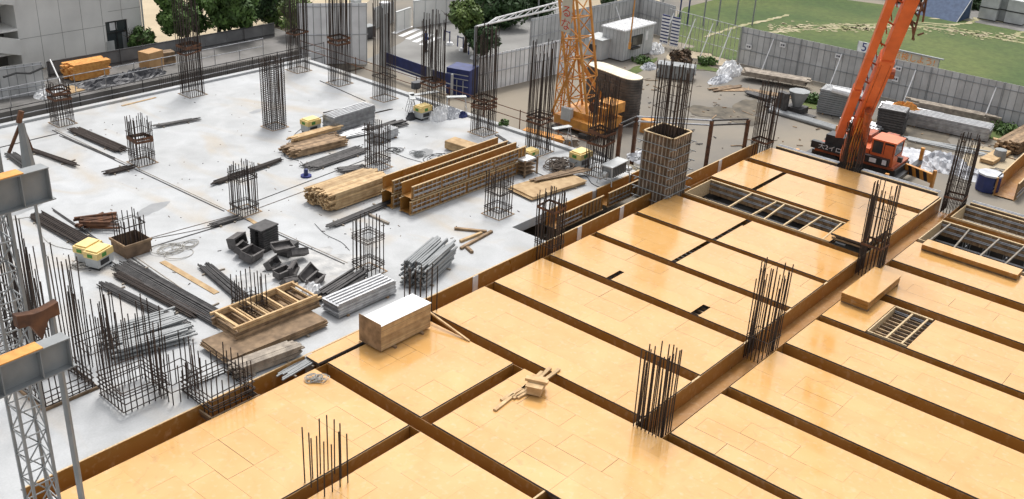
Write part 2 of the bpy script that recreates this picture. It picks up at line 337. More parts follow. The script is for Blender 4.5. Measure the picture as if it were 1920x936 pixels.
# narrow trench / planked strip round the slab
b=MB(); b.box(44.8,47.2,30,57.2,YZ+.005,YZ+.25); tag(b.build('trench_bed','soil'),kind='structure')
b=MB(); b.box(-12,50,55.9,60.0,YZ+.005,YZ+.12); tag(b.build('trench_bed','soil'),kind='structure')
for (px,py,rx,ry,s,m) in ((1735,262,3.2,1.7,21,'soil'),(1690,240,1.6,2.3,22,'soil'),(1330,125,1.5,2.2,23,'soil'),(1400,205,3.0,.9,24,'soil'),(1850,300,2.5,1.6,25,'sand'),(1360,215,1.6,2.4,26,'soil')):
    g=G(px,py,YZ); sheet('soil_patch',blob(g.x,g.y,rx,ry,.2,seed=s,n=36,j=.3),YZ+.010+s*.0005,m)
for (px,py,rx,ry,s) in ((1200,128,2.6,.5,41),(1320,128,.8,1.4,42),(1520,195,1,1.1,43),(1880,250,1.5,2.2,44),(1345,100,1.2,2.2,46)):
    g=G(px,py,YZ); sheet('weedy_grass',blob(g.x,g.y,rx,ry,.2,seed=s,n=36,j=.4),YZ+.024+s*.0001,'grass')

# ================================================================ FORMWORK DECKS
def deck(label,a0,a1,b0,b1,z=DZ,along='B',step=None,seed=0,gapat=None,m='ply'):
    t=thing('formwork_deck',label,'formwork deck',((a0+a1)/2,(b0+b1)/2,z-.03),0,'yellow formwork decks between the beam channels')
    rr=random.Random(seed); b=MB(); cx=(a0+a1)/2; cy=(b0+b1)/2
    na=max(1,round((a1-a0)/.92)); wa=(a1-a0)/na
    for i in range(na):
        y=b0-(rr.choice([0,.6,1.2]) if na>1 else 0); x0=a0+i*wa
        while y<b1-.01:
            y1=min(y+1.83,b1); ys=max(y,b0)
            if b1-y1<.35: y1=b1
            if y1-ys>.05:
                skip=False
                if gapat:
                    for (ga0,ga1,gb0,gb1) in gapat:
                        if x0+wa/2>ga0 and x0+wa/2<ga1:
                            if ys<gb1 and y1>gb0:
                                skip=True
                                for (u0,u1) in ((ys,min(y1,gb0)),(max(ys,gb1),y1)):
                                    if u1-u0>.1: b.box(x0-cx+.002,x0+wa-cx-.002,u0-cy,u1-cy,.018,.03)
                if not skip:
                    g=rr.choice([.0004,.0004,.0004,.002,.007]); dz=rr.uniform(0,.003); 
                    q=Euler((rr.gauss(0,.0012),rr.gauss(0,.0012),0)).to_matrix().to_4x4(); q.translation=Vector((x0+wa/2-cx,(ys+y1)/2-cy,.018+dz))
                    b.box(-wa/2+g,wa/2-g,-(y1-ys)/2+g,(y1-ys)/2-g,0,.012,0,q); b.m[-6:]=[1,0,1,1,1,1]  # sides coloured dark so the seam shade is painted in
            y=y1
    b.build('plywood_sheets',[m,'edgeshade'],t)
    j=MB(); k=a0+.15
    while k<a1-.05:
        j.box(k-cx-.03,k-cx+.03,b0-cy+.01,b1-cy-.01,-.29,-.2); k+=.32
    j.build('joists','batten',t)
    e=MB()
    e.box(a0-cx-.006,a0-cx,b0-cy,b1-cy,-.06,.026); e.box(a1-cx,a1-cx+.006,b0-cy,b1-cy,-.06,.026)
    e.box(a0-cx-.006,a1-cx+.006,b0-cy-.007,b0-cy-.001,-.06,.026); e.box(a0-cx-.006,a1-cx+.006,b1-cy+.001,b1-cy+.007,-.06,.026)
    e.build('edge_shade_strip','edgeshade',t); return t  # dark strip added to paint the thin shadow along the deck rim
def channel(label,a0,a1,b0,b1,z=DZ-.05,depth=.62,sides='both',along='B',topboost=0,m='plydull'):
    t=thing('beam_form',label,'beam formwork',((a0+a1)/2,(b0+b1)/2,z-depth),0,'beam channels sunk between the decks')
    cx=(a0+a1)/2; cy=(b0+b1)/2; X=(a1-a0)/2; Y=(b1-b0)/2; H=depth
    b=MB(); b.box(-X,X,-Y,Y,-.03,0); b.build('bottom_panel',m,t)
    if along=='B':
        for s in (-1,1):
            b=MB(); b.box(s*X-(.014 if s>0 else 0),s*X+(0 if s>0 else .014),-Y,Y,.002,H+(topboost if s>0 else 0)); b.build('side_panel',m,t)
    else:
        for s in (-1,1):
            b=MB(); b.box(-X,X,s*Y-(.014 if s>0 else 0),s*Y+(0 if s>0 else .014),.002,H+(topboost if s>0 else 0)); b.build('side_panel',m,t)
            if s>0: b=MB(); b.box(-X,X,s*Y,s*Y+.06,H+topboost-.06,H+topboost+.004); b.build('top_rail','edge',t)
    return t
BB0,BB1=14.62,24.63
names=[('farthest','beside the crane'),('second from the far end','with sheet joints along it'),('third','right beyond the tall column form'),('fourth','ahead of the tall column form'),('fifth','with a short dark gap'),('sixth','glossy, reflecting the leaning bars'),('seventh','wide and bare'),('eighth','carrying the white topped crate')]
decks1=[(50.85,53.35,14.7,24.6),(46.72,50.2,BB0,BB1),(39.7,42.95,BB0,BB1),(36.3,39.3,BB0,BB1),(32.85,35.8,BB0,BB1),(29.12,32.3,BB0,BB1),(25.42,28.5,BB0,BB1)]
lab1=['Farthest yellow deck, running in front of the orange crane','Yellow deck second from the crane, split by a dark slot','Yellow deck just this side of the large open bay, next to the tall column form',
 'Yellow deck with a dark slot, second this side of the open bay','Yellow deck with a short dark slot, third this side of the open bay','Glossy yellow deck reflecting the rebar column at its corner','Plain yellow deck just beyond the one with the white topped crate']
gaps=[None,[(46.7,50.3,21.95,22.2)],[(39.7,43,20.2,20.42)],[(36.3,39.4,20.25,20.48)],[(32.8,34.2,21.3,21.55),(32.8,34.3,17.0,17.35)],None,None]
for k,(a0,a1,b0,b1) in enumerate(decks1): deck(lab1[k],a0,a1,b0,b1,seed=k+3,gapat=gaps[k])
deck('Yellow deck strip carrying the white topped crate',20.15,24.85,19.95,BB1,seed=21)
deck('Yellow deck at the bottom of the picture, nearer than the crate, with the timber offcuts',20.15,24.85,9.0,19.4,seed=22)
deck('Yellow deck at the lower left, with the small rope heap on it',10.0,19.55,19.9,BB1,seed=23)
deck('Yellow deck in the bottom centre foreground, below the crossing of two channels',10.0,19.55,8.5,19.35,seed=24)
deck('Yellow strip against the slab, between the pipe bundle and the crate',19.8,25.3,24.75,25.5,z=.02,seed=25)
cl1=['Brown beam channel between the two decks nearest the crane','Narrow brown channel along the far side of the open bay','Brown channel along the near side of the open bay','Brown beam channel one deck nearer than the open bay','Brown beam channel two decks nearer than the open bay','Brown beam channel ending at the rebar column by the slab edge','Brown beam channel between the plain glossy decks','Brown beam channel behind the white topped crate','Brown beam channel in front of the white topped crate']
ch1=[(50.2,50.85),(46.22,46.7),(43.0,43.52),(39.3,39.7),(35.8,36.3),(32.3,32.85),(28.5,29.12),(24.85,25.42),(19.58,20.13)]
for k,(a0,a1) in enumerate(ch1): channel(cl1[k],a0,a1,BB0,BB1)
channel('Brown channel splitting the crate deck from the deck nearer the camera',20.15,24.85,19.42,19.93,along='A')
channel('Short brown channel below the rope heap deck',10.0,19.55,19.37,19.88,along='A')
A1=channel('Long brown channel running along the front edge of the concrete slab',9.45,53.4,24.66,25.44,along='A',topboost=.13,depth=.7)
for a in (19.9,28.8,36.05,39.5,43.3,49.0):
    b=MB(); b.box(-.16,.16,.35,.37,.05,.83); o=b.build('white_gusset','white',A1,(a-31.425,0,0))
A2=channel('Wide brown channel between the left row and the right row of decks',10,53.4,13.52,14.6,along='A',depth=.75)
# right hand row
channel('Brown beam channel in the right row leading off from the leaning rebar column',43.15,43.92,-12,13.5)
channel('Brown channel between the two open joist bays at the right edge',50.3,51.0,-12,13.5)
channel('Brown beam channel in the right row below the stacked sheets',39.7,40.35,-12,13.5)
channel('Brown channel running from the sheet stack to the right edge',36.1,36.6,-12,13.5)
channel('Brown channel from the lower right rebar column to the right edge',32.7,33.5,-12,13.5)
channel('Brown channel in the bottom right foreground',28.6,29.2,-12,13.5)
channel('Brown channel nearest the bottom right corner',24.8,25.3,-12,13.5)
deck('Yellow deck in the right row beside the open joist bay',43.94,46.75,-12,13.45,seed=41)
deck('Yellow deck in the right row behind the leaning rebar column',40.37,43.13,-12,13.45,seed=42)
deck('Yellow deck in the right row with a square opening at its end',36.62,39.68,-12,13.45,seed=43,gapat=[(36.6,39.7,9.9,11.6)])
deck('Yellow deck in the right row with widely jointed sheets',33.52,36.08,-12,13.45,seed=44)
deck('Yellow deck in the lower right foreground',29.22,32.68,-12,13.45,seed=45)
deck('Yellow deck at the bottom right, one nearer',25.32,28.58,-12,13.45,seed=46)
deck('Yellow deck nearest the bottom right corner',18,24.78,-12,13.45,seed=47)
# open bays: wall panels with battens outside, purlin pipes, loose joists
def bay(label,a0,a1,b0,b1,nj,seed,prop=True):
    t=thing('open_formwork_bay',label,'formwork bay',((a0+a1)/2,(b0+b1)/2,PZ),0,'open formwork bays without sheets')
    cx=(a0+a1)/2; cy=(b0+b1)/2; zt=DZ-PZ; X=(a1-a0)/2; Y=(b1-b0)/2; rr=random.Random(seed)
    b=MB(); e=.03
    b.box(X-e-.015,X-e,-Y,Y,zt-.75,zt,0)            # far wall facing us
    k=-Y+.2
    while k<Y: b.box(X-e-.065,X-e-.017,k-.03,k+.03,zt-.75,zt-.06,1); k+=.42
    b.box(X-e-.07,X-e+.02,-Y,Y,zt+.002,zt+.045,2)
    b.box(-X+.0,-X+.05,-Y,Y,zt-.7,zt+.03,2); b.box(-X+.05,X-.1,Y-.05,Y,zt-.75,zt+.03,2)
    b.build('wall_panel',['lumberold','batten','edge'],t)
    b=MB()
    for zz in (zt-.2,zt-.5): 
        for s in (0,.07): b.tube((X-.13,-Y,zz+s),(X-.13,Y,zz+s),.025)
    for q in range(4):
        x=-X+.4+q*(2*X-.8)/3; b.tube((x,-Y,zt-.95),(x,Y,zt-.95),.03); b.tube((x+.08,-Y,zt-.95),(x+.08,Y,zt-.95),.03)
    b.build('pipe_waler','steel',t)
    if prop:
        b=MB(); k=-Y+.5
        while k<Y:
            for q in range(4):
                x=-X+.44+q*(2*X-.8)/3; b.tube((x,k,0),(x,k,zt-.98),.03); 
            b.tube((-X,k+.1,zt-1.9),(X,k+.1,zt-1.9),.025)
            k+=1.0
        b.build('prop','steel',t)
    b=MB(); 
    for k in range(nj):
        y=-Y+ (k+.5+rr.uniform(-.25,.25))*2*Y/max(nj,1)*(.72 if nj<8 else 1)
        b.bar((-X+.02,y,zt-.02),(X-.08,y+rr.uniform(-.05,.25),zt-.03),.07,.09)
    if nj: b.build('loose_joists','battengrey' if nj>8 else 'edge',t)
    return t
bay('Large open bay with pipes and loose joists beside the tall column form',43.55,46.2,16.4,24.35,6,1)
bay('Open joist bay at the right edge beside the sheet stack',47.05,50.28,-6,13.45,18,2)
bay('Farthest open bay at the right edge with a wire panel lying in it',51.02,53.3,-6,13.3,0,3)
bay('Small square opening in the right row with one light joist',36.7,39.6,9.95,11.55,2,4,False)
# small pieces of deck beside the open bay
deck('Small yellow landing at the right end of the open bay',43.55,46.2,14.62,16.35,z=.42,seed=51)
deck('Little yellow sheet at the corner of the open bay below the landing',43.6,44.5,16.37,17.9,seed=52)
# ================================================================ REBAR COLUMNS
_bar=MB().tube((0,0,0),(0,0,1),.022,6); BARM=None
def shared(mb,name,m):
    o=mb.build(name,m); me=o.data; bpy.data.objects.remove(o); return me
BARM=shared(_bar,'bar','rebar')
def ringmesh(w,th,hh,m,name):
    b=MB(); 
    b.box(-w,w,-w-th,-w,0,hh); b.box(-w,w,w,w+th,0,hh); b.box(-w-th,-w,-w-th,w+th,0,hh); b.box(w,w+th,-w-th,w+th,0,hh); return shared(b,name,m)
HOOP=ringmesh(.47,.018,.018,'rebar','hoop'); BAND=ringmesh(.47,.012,.1,'rebarrust','band'); FRAME=ringmesh(.53,.05,.02,'lumberold','base_frame')
def child(me,name,parent,loc,rot=(0,0,0),sc=(1,1,1)):
    o=bpy.data.objects.new(name,me); COL.objects.link(o); o.parent=parent; o.location=loc; o.rotation_euler=rot; o.scale=sc; return o
def column(label,cx,cy,h,z=0,w=.45,n=7,hoops=(),bands=(),dense=0,base=True,box=0,boxw=None,lean=(0,0),var=.2,seed=0,group='rebar columns standing on the site',thick=1.0):
    t=thing('rebar_column',label,'rebar column',(cx,cy,z),0,group); rr=random.Random(seed*13+5)
    pos=[]
    for i in range(n):
        u=-w+2*w*i/(n-1)
        pos+= [(u,-w),(u,w)] + ([(-w,u),(w,u)] if 0<i<n-1 else [])
    for (x,y) in pos:
        hh=h*(1-rr.choice([0,0,.5,1])*var*rr.uniform(.4,1))
        child(BARM,'bar',t,(x,y,0),(rr.gauss(lean[0],.009),rr.gauss(lean[1],.009),0),(thick,thick,hh))
    s=w/.45
    for q in hoops: child(HOOP,'hoop',t,(0,0,q),(rr.gauss(0,.02),rr.gauss(0,.02),rr.gauss(0,.03)),(s,s,1.3))
    for q in bands: child(BAND,'tie_band',t,(0,0,q),(rr.gauss(0,.05),rr.gauss(0,.05),rr.gauss(0,.03)),(s,s,rr.uniform(.8,1.4)))
    for k in range(dense): child(HOOP,'hoop',t,(0,0,.08+k*.11),(0,0,0),(s,s,1))
    if base: child(FRAME,'base_frame',t,(0,0,.003),(0,0,0),(s,s,1))
    if box:
        W=boxw or w+.12; b=MB(); e=.015
        b.box(-W,W,-W-e,-W,.002,box,0);b.box(-W,W,W,W+e,.002,box,0);b.box(-W-e,-W-.001,-W-e,W+e,.002,box,0);b.box(W+.001,W+e,-W-e,W+e,.002,box,0)
        b.box(-W-.05,W+.05,-W-.07,-W-e-.001,box-.1,box+.003,1); b.box(-W-.07,-W-e-.001,-W-.0,W+.05,box-.1,box+.003,1)
        b.build('form_box',['formdark','lumberold'],t)
    return t
cols=[ # near corner pixel -> centre; label, x,y,h,opts
 ('Rebar column at the far left by the scaffold rails, rust bands near its top',25.75,53.75,2.5,dict(bands=(1.4,1.75,1.9),hoops=(.5,),seed=1)),
 ('Short bushy rebar column on the slab left of centre, with two dark bands',25.75,45.75,2.45,dict(bands=(1.2,1.3),hoops=(.4,.5,.6,1.7),seed=2)),
 ('Rebar column at the crossing of the slab joints, left of the dark steel plank',25.85,37.3,2.4,dict(hoops=(.3,.35,.4,1.7,1.75,1.8,1.9),seed=3)),
 ('Lone rebar column on the slab with one wide hoop cluster, nearest the crate',25.9,28.85,2.5,dict(hoops=(.3,.36,.42,.5,1.5,1.58,1.66,1.74),n=5,seed=4)),
 ('Tall rebar column tied with hoops over its whole height',34.1,45.75,4.0,dict(dense=35,seed=5,var=.03)),
 ('Very tall rebar column at the rear left of the slab in front of the trees',34.05,53.7,6.6,dict(hoops=(3,),bands=(2.6,2.9,3.0),n=8,w=.5,seed=6)),
 ('Rebar column behind the yellow lumber stack, with a wire cluster at its foot',34.25,37.35,2.4,dict(hoops=(.3,.36,.45,.52,1.0,1.4,1.45,2.0),seed=7)),
 ('Rebar column in front of the stacked beam forms',34.35,29.05,2.2,dict(hoops=(.3,.36,.42,1.15,1.2,1.25,1.6),n=6,seed=8)),
 ('Rebar column at the right rear of the slab beside the coiled hose pile, reddish band halfway',42.3,28.95,5.2,dict(bands=(1.7,2.2,2.3),hoops=(.3,),n=8,w=.5,seed=9)),
 ('Rebar column on the slab edge in front of the amber crane mast',42.4,33.2,6.2,dict(bands=(1.75,2.0),hoops=(2.2,),n=8,w=.5,seed=10)),
 ('Rebar column on the slab edge in front of the white ribbed hoarding',42.4,37.3,6.2,dict(bands=(1.5,1.7,2.0),hoops=(1.2,),n=8,w=.5,seed=11)),
 ('Rebar column on the slab edge behind the white trestles',42.4,41.4,6.2,dict(bands=(1.9,2.1),n=8,w=.5,seed=12)),
 ('Rebar column on the slab edge in front of the zebra crossing',42.4,45.6,6.4,dict(hoops=(1.4,1.45),n=8,w=.5,seed=13)),
 ('Rebar column on the slab edge in front of the tall white hoarding panels',42.4,49.8,7.0,dict(bands=(2.6,2.9),n=8,w=.5,seed=14)),
 ('Rebar column at the back corner of the slab in front of the tree',42.2,53.7,6.2,dict(bands=(2.5,),n=8,w=.5,seed=15)),
 ('Rebar column rising from the slab edge board, its bars dipping into the channel',33.35,25.1,3.4,dict(z=-.7,hoops=(.9,1.0,1.9),bands=(2.6,),base=False,seed=16)),
 ('Thin rebar column standing by the white topped crate',25.2,25.05,2.6,dict(z=-.7,n=4,hoops=(),base=False,seed=17)),
 ('Rebar column in the far corner of the deck, in front of the pale yard',53.0,25.0,4.6,dict(z=-.7,bands=(1.0,),hoops=(.9,1.0),base=False,seed=18)),
 ('Rebar column standing in front of the mobile crane cab',53.8,19.9,3.3,dict(z=-.7,hoops=(.6,.7),base=False,seed=19)),
 ('Rebar column at the far right corner beside the blue skip',53.3,13.9,4.3,dict(z=-.7,bands=(.9,),hoops=(.7,1.6,1.7,2.2),base=False,seed=20)),
 ('Leaning rebar column between the decks, behind the stacked yellow sheets',43.0,14.05,4.4,dict(z=-.7,bands=(1.5,),hoops=(3,),base=False,seed=21,lean=(-.03,.03))),
 ('Rebar column between the decks in the lower right',32.8,14.1,4.0,dict(z=-.7,hoops=(1,),base=False,seed=22,lean=(-.02,.03))),
 ('Rebar column rising at the crossing in the bottom centre right',25.2,14.1,3.6,dict(z=-.7,base=False,seed=23,lean=(-.02,.02))),
]
for (lb,x,y,h,op) in cols: column(lb,x,y,h,**op)
# low boxed column on the slab at left
g=G(232,460); column('Stub column with a brown timber box round its foot, beside the hose loops',19.95,37.1,1.75,box=.62,n=5,seed=30,hoops=(1.3,1.35))
g=G(470,598); column('Small dark rebar column behind the ladder like timber frames',g.x,g.y,1.9,z=0,n=5,hoops=(.4,.5,.6,.7,.85),bands=(.2,),seed=31)
for (lb,px,py,ty,wd,sd,bx) in (('Forest of tall bars at the left edge, rising from a dark form box',108,728,470,.8,40,.5),('Tall bar cage in the lower left in front of the scaffold frame pile',252,742,560,.75,41,0),
    ('Bar cage in the lower left beside the timber frames, with pale mesh behind',410,735,660,.8,42,.3),('Bars rising at the left edge behind the steel lattice mast',20,640,400,.7,43,0)):
    g=G(px,py); t=HT(px,ty,g); column(lb,g.x,g.y,t.z*1.06,z=-.4,w=wd,n=8,hoops=(.4,.5,.6,.8,1.0) if bx else (.5,.8,.95,1.1,1.25),box=bx,base=False,seed=sd,var=.28,group='rebar cages in the lower left')
for (lb,px,py,ty,wd,sd) in (('Thin bar cage between the left edge forest and the scaffold frame pile',185,668,545,.5,44),('Small bar cage at the left edge above the lower girder',55,640,455,.5,45),('Bar cage just left of the timber frames',335,735,640,.55,46)):
    g=G(px,py); t=HT(px,ty,g); column(lb,g.x,g.y,t.z,z=0,w=wd,n=5,hoops=(.5,.8),base=False,seed=sd,var=.35,group='rebar cages in the lower left')
g=G(612,905,DZ); column('Bars poking up at the bottom of the picture from the nearest deck',g.x,g.y,2.0,z=DZ,n=4,base=False,seed=50,var=.35,group='rebar cages in the lower left')
# tall column form
def column_form(cx,cy,h,z):
    t=thing('column_form','Tall square column form with vertical battens and pipe clamps, open at the top','column formwork',(cx,cy,z)); W=.84
    for s,ax in ((-1,'y'),(1,'y'),(-1,'x'),(1,'x')):
        b=MB(); rot=Matrix.Rotation({(-1,'y'):0,(1,'y'):math.pi,(-1,'x'):-math.pi/2,(1,'x'):math.pi/2}[(s,ax)],4,'Z')
        b.box(-W,W,-W-.015,-W,.0,h,0,rot)
        for k in range(8):
            u=-W+.06+k*(2*W-.12)/7; b.box(u-.03,u+.03,-W-.075,-W-.0155,.0,h-.02,1,rot)
        b.box(-W-.09,W+.0885,-W-.09,-W+.01,h+.001,h+.03,2,rot)
        b.build('form_panel',['formdark','battengrey','edge'],t)
    for q in range(8):
        zz=.35+q*.5
        if zz>h-.15: break
        b=MB()
        for s in (-1,1):
            b.tube((-W-.35,s*(W+.11),zz),(W+.35,s*(W+.11),zz),.025); b.tube((s*(W+.11),-W-.35,zz+.06),(s*(W+.11),W+.35,zz+.06),.025)
        b.build('pipe_clamp','greypaint',t)
    return t
column_form(42.95,25.4,3.9,-.75)
column('Dense bar cage rising out of the top of the tall column form',42.95,25.4,7.5,z=-.75,w=.62,n=10,base=False,seed=60,var=.15,hoops=(5.2,6))
# steel pipe rails round the far deck corner
def pipe_frame(label,pts,z0,zt):
    t=thing('pipe_railing',label,'railing',(pts[0][0],pts[0][1],z0)); o=Vector((pts[0][0],pts[0][1],z0))
    P=[Vector((x,y,zt)) for x,y in pts]
    for i in range(len(P)-1):
        b=MB(); b.tube(P[i]-o,P[i+1]-o,.05); b.tube(P[i]-o+Vector((0,0,-.28)),P[i+1]-o+Vector((0,0,-.28)),.05); b.build('rail','steel' if i%2 else 'blacksteel',t)
    for p in P:
        b=MB(); b.box(p.x-o.x-.09,p.x-o.x+.09,p.y-o.y-.09,p.y-o.y+.09,0,p.z-o.z-.05); b.build('post','rebarrust',t)
    return t
pipe_frame('Rust posted pipe frame behind the tall column form, bending at a corner',[(46.2,30.4),(47.9,30.5),(50.7,27.2),(52.6,25.9)],YZ,1.5)
# ================================================================ BEAM FORMS STACKED ON THE SLAB
def uform(label,L,x,y,z,rz,w=.62,h=.68,group=None,inner='plydull'):
    t=thing('beam_form',label,'beam formwork',(x,y,z),rz,group)
    b=MB(); b.box(0,L,-w/2,w/2,.06,.075,0); b.box(0,L,-w/2,-w/2+.05,0,.058,1); b.box(0,L,w/2-.05,w/2,0,.058,1); b.build('bottom_panel',[inner,'batten'],t)
    for s in (-1,1):
        b=MB(); y0=s*w/2; b.box(0,L,min(y0,y0+s*.015),max(y0,y0+s*.015),.0,h,0)
        k=.12
        while k<L:
            b.box(k-.03,k+.03,min(y0+s*.0155,y0+s*.075),max(y0+s*.0155,y0+s*.075),.03,h-.045,1); k+=.3
        b.box(0,L,min(y0+s*.0155,y0+s*.08),max(y0+s*.0155,y0+s*.08),h-.04,h,2); b.box(0,L,min(y0+s*.0155,y0+s*.08),max(y0+s*.0155,y0+s*.08),0,.028,2)
        b.build('side_panel',[inner,'batten','edge'],t)
        b=MB()
        for q in range(int(L/1.9)):
            for zz in (.2,.26,.46): b.tube((q*1.9+.1,s*(w/2+.105),zz),(q*1.9+1.85,s*(w/2+.105),zz),.022)
        b.build('pipe_waler','steel',t)
    return t
for (y,z,lb,x0) in ((32.05,.03,'Lower beam form of the nearer stack, standing on the slab',31.1),(33.2,.03,'Lower beam form of the farther stack',31.0),
    (32.05,.78,'Upper U shaped beam form on the nearer stack, orange inside',31.2),(33.2,.78,'Upper U shaped beam form on the farther stack, orange inside',31.05)):
    uform(lb,8.3,x0,y,z,0,group='long beam forms stacked two by two')
# edge forms standing in the slab recess
for (x0,L,lb) in ((36.2,3.7,'Nearest of the three studded forms standing in the recess by the slab'),(40.3,2.85,'Middle studded form standing in the recess by the slab'),(43.4,2.4,'Farthest studded form in the recess, by the tall column form')):
    uform(lb,L,x0,27.2,-.72,0,w=.66,h=.8,group='beam forms standing in the recess of the slab')
q=MB(); 
t=thing('beam_form','Orange lined beam form at the right edge beyond the blue skip','beam formwork',(0,0,0)); bpy.data.objects.remove(t)
p0=G(1872,372,YZ); p1=G(1985,262,YZ); o,rz,L=frame(p0,p1); uform('Large orange lined beam form at the right edge beside the blue skip',L,o.x+.2,o.y-.2,YZ,rz,w=1.1,h=1.1)

def edgewall(label,y0,y1,x=53.65,z=DZ):
    t=thing('edge_form_wall',label,'edge formwork',(x,y0,z)); L=y1-y0
    MB().box(-.02,0,0,L,-.7,.03).build('panel','formdark',t)
    MB().box(-.03,.05,0,L,.032,.075).build('top_rail','edge',t)
    for q in (.16,.34): MB().tube((q,0,.05),(q,L,.05),.045).build('pipe','steel',t)
    k=.2; b=MB()
    while k<L: b.box(.001,.06,k,k+.06,-.6,.02); k+=.45
    b.build('battens','battengrey',t)
edgewall('Edge form with pipes along the far side of the decks, left of the crane column',20.6,24.4)
edgewall('Edge form with pipes along the far side of the decks, in front of the mobile crane',14.9,19.2)
edgewall('Edge form with pipes along the far side of the open bay at the right edge',-6,13.2)
# ================================================================ LOOSE STUFF ON THE SLAB
def lumber(label,p0,p1,width,layers,t0=.045,m='lumber',ragged=.3,bw=.12,z=0,seed=0,side=1,cat='lumber stack',name='lumber_stack',bearer=True,lay='board_layer',group=None,tilt=0):
    o,rz,L=frame(p0,p1); t=thing(name,label,cat,(o.x,o.y,z),rz,group); rr=random.Random(seed+100)
    if bearer:
        for k in (.2,.8): MB().box(L*k-.04,L*k+.04,-.06*side if side>0 else -width-.06,(width+.06) if side>0 else .06,0,.07).build('bearer','greywood',t)
    z0=.075 if bearer else .003
    for k in range(layers):
        b=MB(); n=max(1,int(width/bw*(1 if k<layers-2 else rr.uniform(.6,1))))
        for j in range(n):
            y=side*(j+.5)*bw+rr.gauss(0,.004); s=rr.uniform(-ragged,ragged*.3); e=rr.uniform(-ragged*.3,ragged)
            b.box(s,L+e,y-bw*.47,y+bw*.47,z0,z0+t0*.93)
        z0+=t0; ob=b.build(lay,m,t); ob.rotation_euler=(0,0,rr.gauss(0,.006)+tilt*k)
    return t
def bundle(label,p0,p1,width,hgt,r,m='blacksteel',seed=0,spread=.05,name='steel_bundle',cat='steel bundle',z=0,group=None,bearer=True,ragged=.4,n=5):
    o,rz,L=frame(p0,p1); t=thing(name,label,cat,(o.x,o.y,z),rz,group); rr=random.Random(seed+200)
    if bearer:
        for k in (.12,.8): MB().box(L*k-.03,L*k+.03,-width/2-.1,width/2+rr.uniform(.05,.4),.0,.06).build('bearer','greywood',t)
    b=MB(); cnt=max(2,int(width/(2*r))); lay=max(1,int(hgt/(2*r)))
    for l_ in range(lay):
        for k in range(cnt-(l_%2)):
            y=-width/2+(k+.5+.5*(l_%2))*2*r+rr.gauss(0,spread*.2); a=rr.uniform(-ragged,ragged*.4); e=rr.uniform(-ragged*.5,ragged)
            zz=(.06 if bearer else .0)+r+l_*1.75*r
            b.tube((a,y,zz),(L+e,y+rr.gauss(0,spread),zz+rr.uniform(0,.01)),r,n)
    b.build('rods',m,t); return t
# yellow lumber stack
lumber('Large ragged stack of yellow lumber between the steel planks and the beam forms',G(628,398),G(726,362),1.9,11,.075,'lumber',.35,.105,seed=1)
lumber('Stack of brown timber boards beside the first generator',G(562,297),G(643,277),1.5,5,.075,'lumberold',.5,.11,seed=2)
lumber('Loose light timber lying on top of the brown board stack',G(560,280),G(632,260),.7,3,.07,'lumber',.5,.1,seed=3,bearer=False,z=.46)
lumber('Neat stack of cream plywood lying toward the beam forms',G(833,281),G(912,305),.95,16,.028,'lumber',.02,.95,seed=4,side=1)
lumber('Plywood sheets stacked low between the stub columns, with planks lying across',G(1000,379),G(1098,348),1.85,8,.02,'lumber',.12,1.85,seed=5)
lumber('Loose planks across the plywood stack by the cable heap',G(1010,350),G(1100,332),.5,2,.03,'lumberold',.4,.2,seed=6,z=.3,bearer=False,tilt=.1)
lumber('Pale flat planks lying at the rear of the slab near the left',G(232,199),G(288,185),.35,1,.03,'lumber',.6,.16,seed=7,bearer=False)
lumber('Yellow plank laid along the slab joint at left',G(300,494),G(402,552),.28,1,.03,'lumber',.1,.28,seed=8,bearer=False,cat='plank',name='plank')
lumber('Short yellow plank by the column at the joint crossing',G(462,412),G(487,428),.22,1,.03,'lumber',.05,.22,seed=9,bearer=False,cat='plank',name='plank')
for k,(a,b_) in enumerate((((852,432),(912,438)),((865,456),(905,440)),((866,469),(924,437)),((888,475),(878,466)))):
    lumber(['Top one of the four loose timbers right of the lone column','Short pale timber under the loose ones right of the lone column','Long dark thin timber of the loose group right of the lone column','Tiny timber end beside the loose group'][k],G(*a),G(*b_),.14,2,.06,'lumberold' if k!=1 else 'lumber',.02,.14,seed=20+k,bearer=False,cat='timber',name='timber_piece',group='loose timbers right of the lone column')
lumber('Long pale timber lying from the steel plank bundle toward the lone column',G(690,405),G(727,422),.12,2,.05,'greywood',0,.12,seed=26,bearer=False,cat='timber',name='timber_piece')
# light metal decking stack
def duct(label,p0,p1,w,h,m='steel',caps=True,seed=0,z=0,ribs=14):
    o,rz,L=frame(p0,p1); t=thing('decking_stack',label,'metal decking',(o.x,o.y,z),rz); rr=random.Random(seed)
    b=MB(); n=ribs
    for k in range(n):
        s=rr.uniform(-.06,.02); b.box(s,L+rr.uniform(-.02,.06),.01*(k%2),w-.01*(k%2),.08+k*(h-.08)/n,.08+(k+.82)*(h-.08)/n)
    b.build('sheets',m,t)
    b=MB()
    for k in range(5): b.box(.05,L-.05,w*(k+.1)/5,w*(k+.35)/5,h+.001,h+.04)
    b.build('top_ribs','white',t)
    for k in (.15,.85): MB().box(L*k-.05,L*k+.05,-.05,w+.05,0,.079).build('bearer','lumberold',t)
    return t
duct('Tall stack of silvery metal decking at the rear middle of the slab',G(628,258),G(703,233),.95,1.15,ribs=12)
duct('Smaller silvery decking stack in front of the tall one, partly behind a column',G(712,270),G(747,257),.7,.55,ribs=5,seed=4)
duct('Long white topped stack of metal sheets behind the crate, at the slab edge',G(636,600),G(742,552),.95,.62,m='steel',ribs=9,seed=5)
